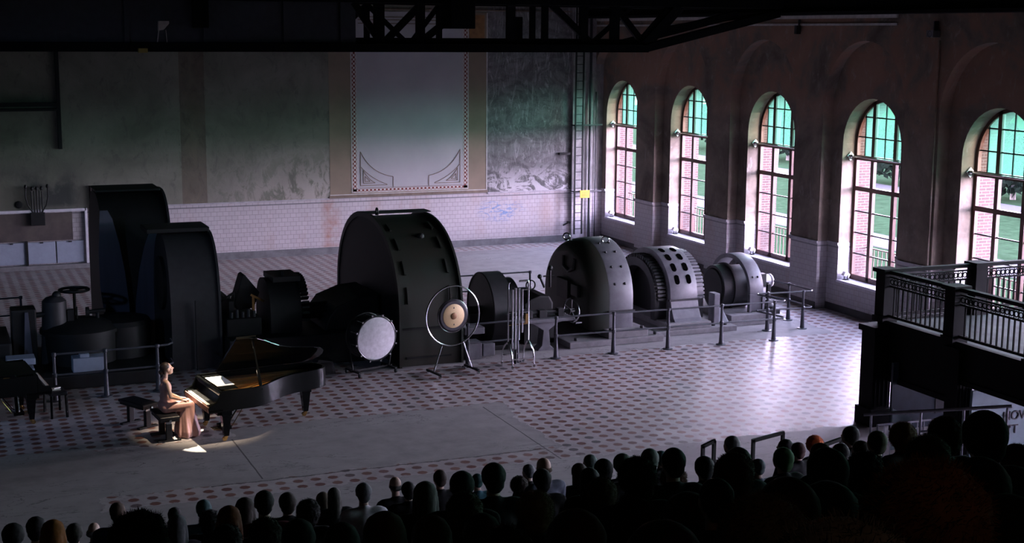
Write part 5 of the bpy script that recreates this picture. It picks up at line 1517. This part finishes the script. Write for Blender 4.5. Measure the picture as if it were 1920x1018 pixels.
def body_parts(b, g=0.0):
    """seated spectator facing +y, seat at z = .41; g grows the shapes into clothing"""
    b.ell((0, -.0, .54), (.175 + g, .135 + g, .125 + g)); b.ell((0, -.01, .70), (.142 + g, .104 + g, .17)); b.ell((0, -.005, .89), (.165 + g, .115 + g, .16))
    b.cap((-.165, -.01, 1.005), (.165, -.01, 1.005), .062 + g, .062 + g)
    for s in (-1, 1):
        b.cap((s * .09, .0, .50), (s * .11, .42, .49), .085 + g, .062 + g); b.cap((s * .11, .42, .47), (s * .11, .42, .11), .056 + g, .040 + g)
        b.cap((s * .205, -.01, 1.0), (s * .245, .05, .76), .050 + g, .042 + g); b.cap((s * .245, .05, .76), (s * .11, .25, .62), .042 + g, .030 + g)
b = MB(); body_parts(b)
b.cap((0, -.01, 1.0), (0, .015, 1.14), .055, .050)
head_shapes(b, (0, .035, 1.222), 0.0)
for s in (-1, 1):
    b.cap((s * .11, .42, .05), (s * .12, .56, .045), .042, .035)
    hand_shapes(b, (s * .11, .25, .61), (-s * .3, .9, -.2), (0, .2, 1), s)
BODY = fuse('spectator_body', b, .015, 3)
b = MB(); body_parts(b, .012); b.cap((0, -.015, 1.0), (0, -.01, 1.05), .075, .068)
CLOTH = fuse('spectator_clothes', b, .02, 3)
HC = Vector((0, .02, 1.24))
def hair_mesh(kind):
    b = MB()
    if kind == 'short':
        b.ell((0, -.018, .022), (.090, .100, .098), 18, 12); b.ell((0, -.055, -.035), (.070, .05, .065), 14, 10)
    elif kind == 'long':
        b.ell((0, -.018, .020), (.092, .102, .100), 18, 12); b.cap((0, -.062, -.02), (0, -.095, -.26), .080, .070); b.cap((-.06, -.03, -.02), (-.075, -.05, -.22), .04, .035); b.cap((.06, -.03, -.02), (.075, -.05, -.22), .04, .035)
    elif kind == 'bald':
        b.ell((0, -.048, -.030), (.081, .060, .042), 16, 10); b.ell((-.06, -.01, -.02), (.024, .04, .03), 10, 8); b.ell((.06, -.01, -.02), (.024, .04, .03), 10, 8)
    else:
        b.ell((0, -.030, .012), (.108, .112, .112), 20, 14); b.ell((0, -.06, -.05), (.088, .07, .07), 16, 10)
    def lump(p):
        if True:
            d = p.normalized()
            a = .010 if kind == 'curly' else .004
            p = p + d * a * (mnoise.noise(p * 28) + .5 * mnoise.noise(p * 70)) * (.8 if kind == 'bald' else 1)
        return p
    me = fuse('hair_' + kind, b, .011, 2, .5, lump)
    if kind == 'curly':
        # loose strands standing off the surface
        rnd = random.Random(3)
        bm = bmesh.new(); bm.from_mesh(me); bm.verts.ensure_lookup_table()
        src = [(v.co.copy(), v.normal.copy()) for v in bm.verts]
        for i in range(4200):
            c, nn = rnd.choice(src)
            if c.y > .05 and c.z < .05: continue
            j = Vector((rnd.gauss(0, 1), rnd.gauss(0, 1), rnd.gauss(0, 1)))
            t1 = nn.cross(j).normalized() * .0007
            L = rnd.uniform(.005, .014)
            m1 = c + nn * L * .6 + j * .003; m2 = c + nn * L + j * .004
            vs = [bm.verts.new(q) for q in (c - t1, c + t1, m1 + t1 * .7, m2, m1 - t1 * .7)]
            bm.faces.new(vs)
        bm.to_mesh(me); bm.free()
    return me
HAIR = {k: hair_mesh(k) for k in ('short', 'long', 'bald', 'curly')}
HTOP = {k: max(v.co.z for v in HAIR[k].vertices if True) - (.02 if k == 'curly' else 0) for k in HAIR}
BASEW = {'short': .180, 'long': .184, 'bald': .160, 'curly': .222}
def hm(n, c): M['h_' + n] = simple(n + '_hair', c, .75, scale=30, spec=.15)
for n, c in (('black', (.008, .008, .009)), ('darkbrown', (.020, .014, .011)), ('brown', (.050, .032, .022)), ('copper', (.26, .085, .020)), ('ash', (.04, .04, .035)), ('white', (.22, .23, .26)),
             ('grey', (.085, .09, .10)), ('tealhair', (.03, .07, .075)), ('auburn', (.15, .040, .016)), ('blonde', (.075, .065, .045)), ('skin', (.30, .22, .18)), ('darkgrey', (.055, .055, .055)), ('olive', (.045, .045, .025)),
             ('greygreen', (.07, .095, .09)), ('sandy', (.16, .125, .085)), ('greengrey', (.06, .085, .07)), ('rust', (.085, .032, .020)), ('greywhite', (.12, .125, .125)), ('slatehair', (.09, .10, .12)), ('green', (.05, .10, .045)),
             ('wineh', (.05, .022, .022)), ('red', (.40, .085, .022)), ('redbrown', (.13, .055, .035)), ('greybrown', (.09, .075, .065)), ('foxbrown', (.16, .065, .030)), ('greyhair', (.14, .135, .13))):
    hm(n, c)
def cm(n, c): M['c_' + n] = simple(n + '_cloth', c, .9, scale=20, spec=.1)
for n, c in (('black', (.008, .008, .010)), ('pinkdark', (.30, .16, .17)), ('tealdark', (.03, .07, .08)), ('navy', (.018, .024, .055)), ('slate', (.07, .08, .11)), ('lilac', (.16, .13, .20)), ('teal', (.05, .12, .16)),
             ('wine', (.11, .02, .035)), ('bluecloth', (.12, .17, .32)), ('white', (.50, .50, .54)), ('rustcloth', (.15, .055, .03))):
    cm(n, c)
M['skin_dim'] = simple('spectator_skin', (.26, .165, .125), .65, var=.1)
CROWD = [
    (0.55, 12.74, 6, 1.038, 0.197, 'short', 'black', 'pinkdark', 'spectator with short black hair and a dusty pink collar, leftmost head in the audience'),
    (0.8, 13.69, 5, 1.066, 0.188, 'short', 'black', 'black', 'spectator with upright oval black hair beside the copper-haired one at the far left'),
    (0.82, 11.79, 7, 1.029, 0.202, 'long', 'copper', 'black', 'spectator with smooth copper-orange hair near the left end of the audience'),
    (1.3, 15.51, 3, 0.998, 0.186, 'short', 'ash', 'tealdark', 'spectator with short ash-brown hair just right of the copper-haired one'),
    (1.69, 17.45, 1, 0.963, 0.171, 'bald', 'white', 'navy', 'small front-row spectator with thin white hair and a balding crown'),
    (1.88, 16.54, 2, 1.116, 0.188, 'short', 'brown', 'navy', 'man in a dark blue suit with short brown hair before the large round black head'),
    (0.66, 5.14, 14, 1.027, 0.225, 'curly', 'black', 'black', 'spectator with a very large round black head of hair at the lower left'),
    (2.83, 18.44, 0, 1.008, 0.184, 'short', 'black', 'slate', 'small spectator with black hair seen above the grey long-haired one'),
    (2.11, 13.61, 5, 0.977, 0.194, 'long', 'grey', 'lilac', 'spectator with long straight grey hair right of the large round black head'),
    (2.72, 15.59, 3, 1.048, 0.181, 'short', 'tealhair', 'teal', 'spectator in a dull teal shirt left of the reddish-haired one'),
    (2.6, 14.56, 4, 0.978, 0.226, 'curly', 'black', 'black', 'spectator with dark tousled hair directly behind the teal shirt'),
    (2.08, 10.8, 8, 0.998, 0.194, 'long', 'auburn', 'black', 'spectator with smooth auburn-red hair in the left half of the audience'),
    (2.79, 13.65, 5, 1.036, 0.203, 'long', 'darkbrown', 'black', 'spectator with straight dark brown hair touching the auburn-haired one'),
    (2.58, 11.79, 7, 1.058, 0.172, 'short', 'black', 'wine', 'spectator with neat short black hair and a wine-red collar'),
    (3.46, 14.64, 4, 1.027, 0.197, 'short', 'darkbrown', 'black', 'spectator with tidy dark brown hair right of the wine-red collar'),
    (3.19, 12.66, 6, 0.98, 0.237, 'curly', 'black', 'black', 'spectator with a round black head of hair left of the blonde one'),
    (4.85, 18.4, 0, 0.996, 0.199, 'long', 'blonde', 'bluecloth', 'spectator with long dull blonde hair and a blue top'),
    (4.76, 17.49, 1, 1.019, 0.147, 'long', 'ash', 'black', 'spectator with long ash hair just behind the blonde one in the blue top'),
    (4.32, 14.64, 4, 1.032, 0.183, 'short', 'grey', 'white', 'man with grey hair and a white shirt collar'),
    (5.61, 17.49, 1, 1.053, 0.171, 'bald', 'skin', 'black', 'bald man in a dark jacket, his bare crown catching the light'),
    (5.46, 16.5, 2, 1.001, 0.189, 'short', 'black', 'black', 'spectator with short black hair right of the bald man in the dark jacket'),
    (3.72, 10.8, 8, 1.004, 0.204, 'long', 'darkgrey', 'black', 'spectator with long dark grey hair falling over the shoulders, left of the slim dark head'),
    (6.24, 17.49, 1, 1.072, 0.188, 'short', 'darkbrown', 'black', 'man with a slim dark head and short hair in front of the tiled strip'),
    (3.35, 8.94, 10, 1.032, 0.178, 'short', 'black', 'black', 'spectator with a wide rounded black bob right of the slim dark head'),
    (7.12, 18.36, 0, 1.004, 0.153, 'short', 'tealhair', 'teal', 'spectator half hidden behind the tallest black head in the middle'),
    (2.98, 7.91, 11, 0.951, 0.237, 'curly', 'olive', 'black', 'spectator with a broad olive-brown head below the black bob'),
    (1.87, 6.01, 13, 0.94, 0.206, 'long', 'brown', 'black', 'spectator with a broad brown head at the bottom edge below the bald man'),
    (3.97, 9.89, 9, 1.06, 0.195, 'short', 'black', 'black', 'spectator with the tallest black egg-shaped head in the middle of the audience'),
    (7.96, 18.44, 0, 1.022, 0.164, 'short', 'grey', 'black', 'small spectator with grey hair beside the half-bald man'),
    (6.52, 14.64, 4, 1.066, 0.162, 'bald', 'brown', 'slate', 'half-bald man in a slate jacket turned towards the stage'),
    (5.61, 12.66, 6, 0.997, 0.194, 'short', 'black', 'black', 'spectator with black hair directly behind the half-bald man'),
    (6.96, 16.46, 2, 0.937, 0.237, 'curly', 'darkbrown', 'black', 'spectator with dark hair left of the black head behind the half-bald man'),
    (7.38, 15.51, 3, 0.997, 0.2, 'long', 'darkbrown', 'black', 'spectator with long dark hair and a grey-green strand'),
    (8.5, 17.49, 1, 1.049, 0.181, 'short', 'greygreen', 'black', 'spectator with pale grey-green hair at the front by the tiles'),
    (6.34, 12.74, 6, 0.999, 0.199, 'short', 'black', 'black', 'spectator with a rounded black head right of the pale grey-green one'),
    (5.68, 11.71, 7, 0.968, 0.192, 'long', 'black', 'black', 'spectator with long black hair below the pale grey-green head'),
    (3.04, 6.96, 12, 0.931, 0.213, 'curly', 'sandy', 'black', 'spectator with a halo of fuzzy sandy-brown hair in the lower middle'),
    (4.39, 8.86, 10, 0.925, 0.231, 'curly', 'brown', 'black', 'spectator with fuzzy brown hair right of the sandy halo'),
    (7.05, 13.69, 5, 1.022, 0.215, 'short', 'greengrey', 'black', 'spectator with greenish grey hair beside the spiky black head'),
    (3.72, 7.04, 12, 1.004, 0.234, 'curly', 'black', 'black', 'spectator with a large spiky black head of hair'),
    (6.88, 12.74, 6, 1.036, 0.19, 'short', 'greengrey', 'black', 'spectator with a dark green-tinged head behind the spiky one'),
    (9.63, 17.49, 1, 0.998, 0.185, 'short', 'tealhair', 'black', 'spectator with a glimpse of teal-grey hair between two darker heads'),
    (5.03, 8.94, 10, 1.022, 0.182, 'short', 'black', 'black', 'spectator with a smooth round black head in front of the lit floor'),
    (6.05, 10.76, 8, 0.919, 0.238, 'curly', 'rust', 'black', 'spectator with rusty brown hair below the smooth round black head'),
    (6.93, 11.71, 7, 0.95, 0.189, 'short', 'black', 'black', 'spectator with a neat black head and bare neck beside the step railing'),
    (9.06, 14.64, 4, 1.065, 0.184, 'short', 'greywhite', 'black', 'grey-haired man sitting upright in a black jacket at the front'),
    (5.54, 8.86, 10, 1.001, 0.184, 'short', 'darkbrown', 'black', 'spectator with dark hair directly behind the grey-haired upright man'),
    (8.17, 12.66, 6, 0.864, 0.127, 'short', 'slatehair', 'slate', 'small spectator with a slate-grey head beside the step railing'),
    (11.06, 16.46, 2, 0.986, 0.196, 'short', 'black', 'black', 'spectator with short black hair next to the tall step railing'),
    (7.21, 10.76, 8, 0.951, 0.187, 'short', 'green', 'black', 'spectator with a dull green woollen cap'),
    (10.0, 14.6, 4, 0.938, 0.175, 'short', 'wineh', 'black', 'spectator with wine-brown hair left of the bright red hair'),
    (10.87, 15.51, 3, 0.993, 0.229, 'curly', 'red', 'black', 'spectator with bright red-orange hair in a loose knot'),
    (6.95, 9.81, 9, 0.958, 0.182, 'short', 'brown', 'black', 'spectator with mid-brown hair right behind the red-haired one'),
    (10.12, 13.69, 5, 1.024, 0.192, 'short', 'black', 'black', 'spectator with a black head close to the foot of the dark gallery column'),
    (9.23, 12.66, 6, 0.909, 0.177, 'short', 'black', 'black', 'spectator with a low black head between the red hair and the gallery column'),
    (8.79, 11.71, 7, 0.921, 0.165, 'short', 'darkbrown', 'black', 'spectator with dark hair under the right end of the short white railing'),
    (8.29, 10.8, 8, 0.978, 0.183, 'short', 'olive', 'black', 'spectator with olive-brown hair against the white railing'),
    (7.85, 9.89, 9, 1.012, 0.244, 'curly', 'redbrown', 'black', 'spectator with a round reddish-brown head against the white railing'),
    (5.92, 7.04, 12, 1.02, 0.224, 'curly', 'darkbrown', 'black', 'spectator with bushy dark hair in front of the pale boards'),
    (4.56, 5.14, 14, 1.028, 0.211, 'short', 'black', 'black', 'spectator with the big dark head under the lettered board'),
    (4.98, 6.05, 13, 0.964, 0.244, 'curly', 'darkgrey', 'black', 'spectator with a broad dark grey head between the reddish and bushy heads'),
    (4.32, 6.96, 12, 0.992, 0.245, 'curly', 'wineh', 'black', 'spectator with broad wine-brown hair behind the upright grey-haired man'),
    (4.33, 6.05, 13, 0.961, 0.219, 'short', 'black', 'black', 'spectator with a broad black head behind the red-haired one'),
    (5.25, 6.96, 12, 0.921, 0.236, 'curly', 'black', 'black', 'spectator with a broad black head under the reddish-brown one'),
    (2.06, 3.16, 16, 0.929, 0.261, 'curly', 'greybrown', 'black', 'spectator with a wide grey-brown frizzy head at the bottom edge'),
    (1.82, 2.21, 17, 0.985, 0.261, 'curly', 'foxbrown', 'black', 'nearest spectator with an enormous fuzzy fox-brown head of hair'),
    (6.44, 6.96, 12, 0.861, 0.207, 'curly', 'brown', 'black', 'spectator with brown hair cut off by the right edge of the photo'),
    (0.93, 1.26, 18, 0.97, 0.066, 'curly', 'greyhair', 'black', 'spectator with grey hair just peeking up at the bottom edge beside the enormous head'),
    (2.78, 4.11, 15, 0.929, 0.227, 'short', 'darkbrown', 'rustcloth', 'spectator with dark hair and a rust-coloured shoulder above the wide frizzy head'),
    (1.93, 7.91, 11, 0.921, 0.208, 'short', 'black', 'black', 'spectator with a black head at the bottom edge below the round black one'),
    (1.94, 8.86, 10, 0.935, 0.231, 'curly', 'darkbrown', 'black', 'spectator with dark brown hair at the bottom edge below the wine-red collar'),
    (1.93, 6.96, 12, 0.9, 0.197, 'short', 'black', 'black', 'spectator with a black head at the bottom edge below the blonde one'),
    (1.87, 9.81, 9, 0.909, 0.23, 'curly', 'black', 'black', 'spectator with tousled black hair at the bottom edge below the auburn one'),
    (1.77, 5.06, 14, 0.927, 0.159, 'long', 'darkbrown', 'black', 'spectator with long hair at the bottom edge below the long dark grey hair'),
    (2.37, 6.05, 13, 0.877, 0.193, 'short', 'black', 'black', 'spectator with a black head at the bottom edge left of the sandy halo'),
    (1.5, 3.16, 16, 0.948, 0.115, 'short', 'darkbrown', 'black', 'spectator with dark hair at the bottom edge right of the sandy halo'),
    (2.67, 5.06, 14, 0.902, 0.214, 'curly', 'black', 'black', 'spectator with a bulky black head below the spiky one'),
    (3.47, 6.01, 13, 0.866, 0.258, 'short', 'darkbrown', 'black', 'spectator with a bulky dark head below the rusty-haired one'),
    (3.11, 5.14, 14, 0.906, 0.153, 'short', 'black', 'black', 'spectator with a black head below the bare neck by the step railing'),
    (3.64, 4.11, 15, 0.914, 0.222, 'short', 'black', 'black', 'spectator with a bulky black head between the big dark head and the enormous one'),
    (2.91, 3.16, 16, 0.851, 0.236, 'short', 'black', 'black', 'spectator with a black head in the bottom right corner'),
    (3.63, 5.06, 14, 0.869, 0.26, 'short', 'black', 'black', 'spectator with a bulky black head left of the enormous fuzzy one'),
    (1.23, 2.21, 17, 0.945, 0.128, 'short', 'black', 'black', 'spectator with a black crown at the bottom edge left of the wide frizzy head'),
    (1.69, 4.11, 15, 0.9, 0.209, 'curly', 'black', 'black', 'spectator with a tousled black crown at the bottom edge below the tallest head'),
]

rnd = random.Random(11)
for (x, y, k, s, hw, style, hair, cloth, label) in CROWD:
    z = row_z(k)
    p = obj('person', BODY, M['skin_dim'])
    p.location = (x, y, z); p.scale = (s, s, s)
    p.rotation_euler = (0, 0, -math.atan2(5.5 - x, 27.5 - y) + rnd.uniform(-.12, .12))
    tag(p, label, 'person', 'seated audience')
    obj('clothing', CLOTH, M['c_' + cloth], p)
    h = obj('hair', HAIR[style], M['h_' + ('darkgrey' if hair == 'skin' else hair)], p)
    f = min(1.7, max(.92, hw / (BASEW[style] * s)))
    fz = min(f, 1.4)
    h.scale = (f, f, fz)
    h.location = (HC.x, HC.y, min(HC.z, 1.345 - HTOP[style] * fz))
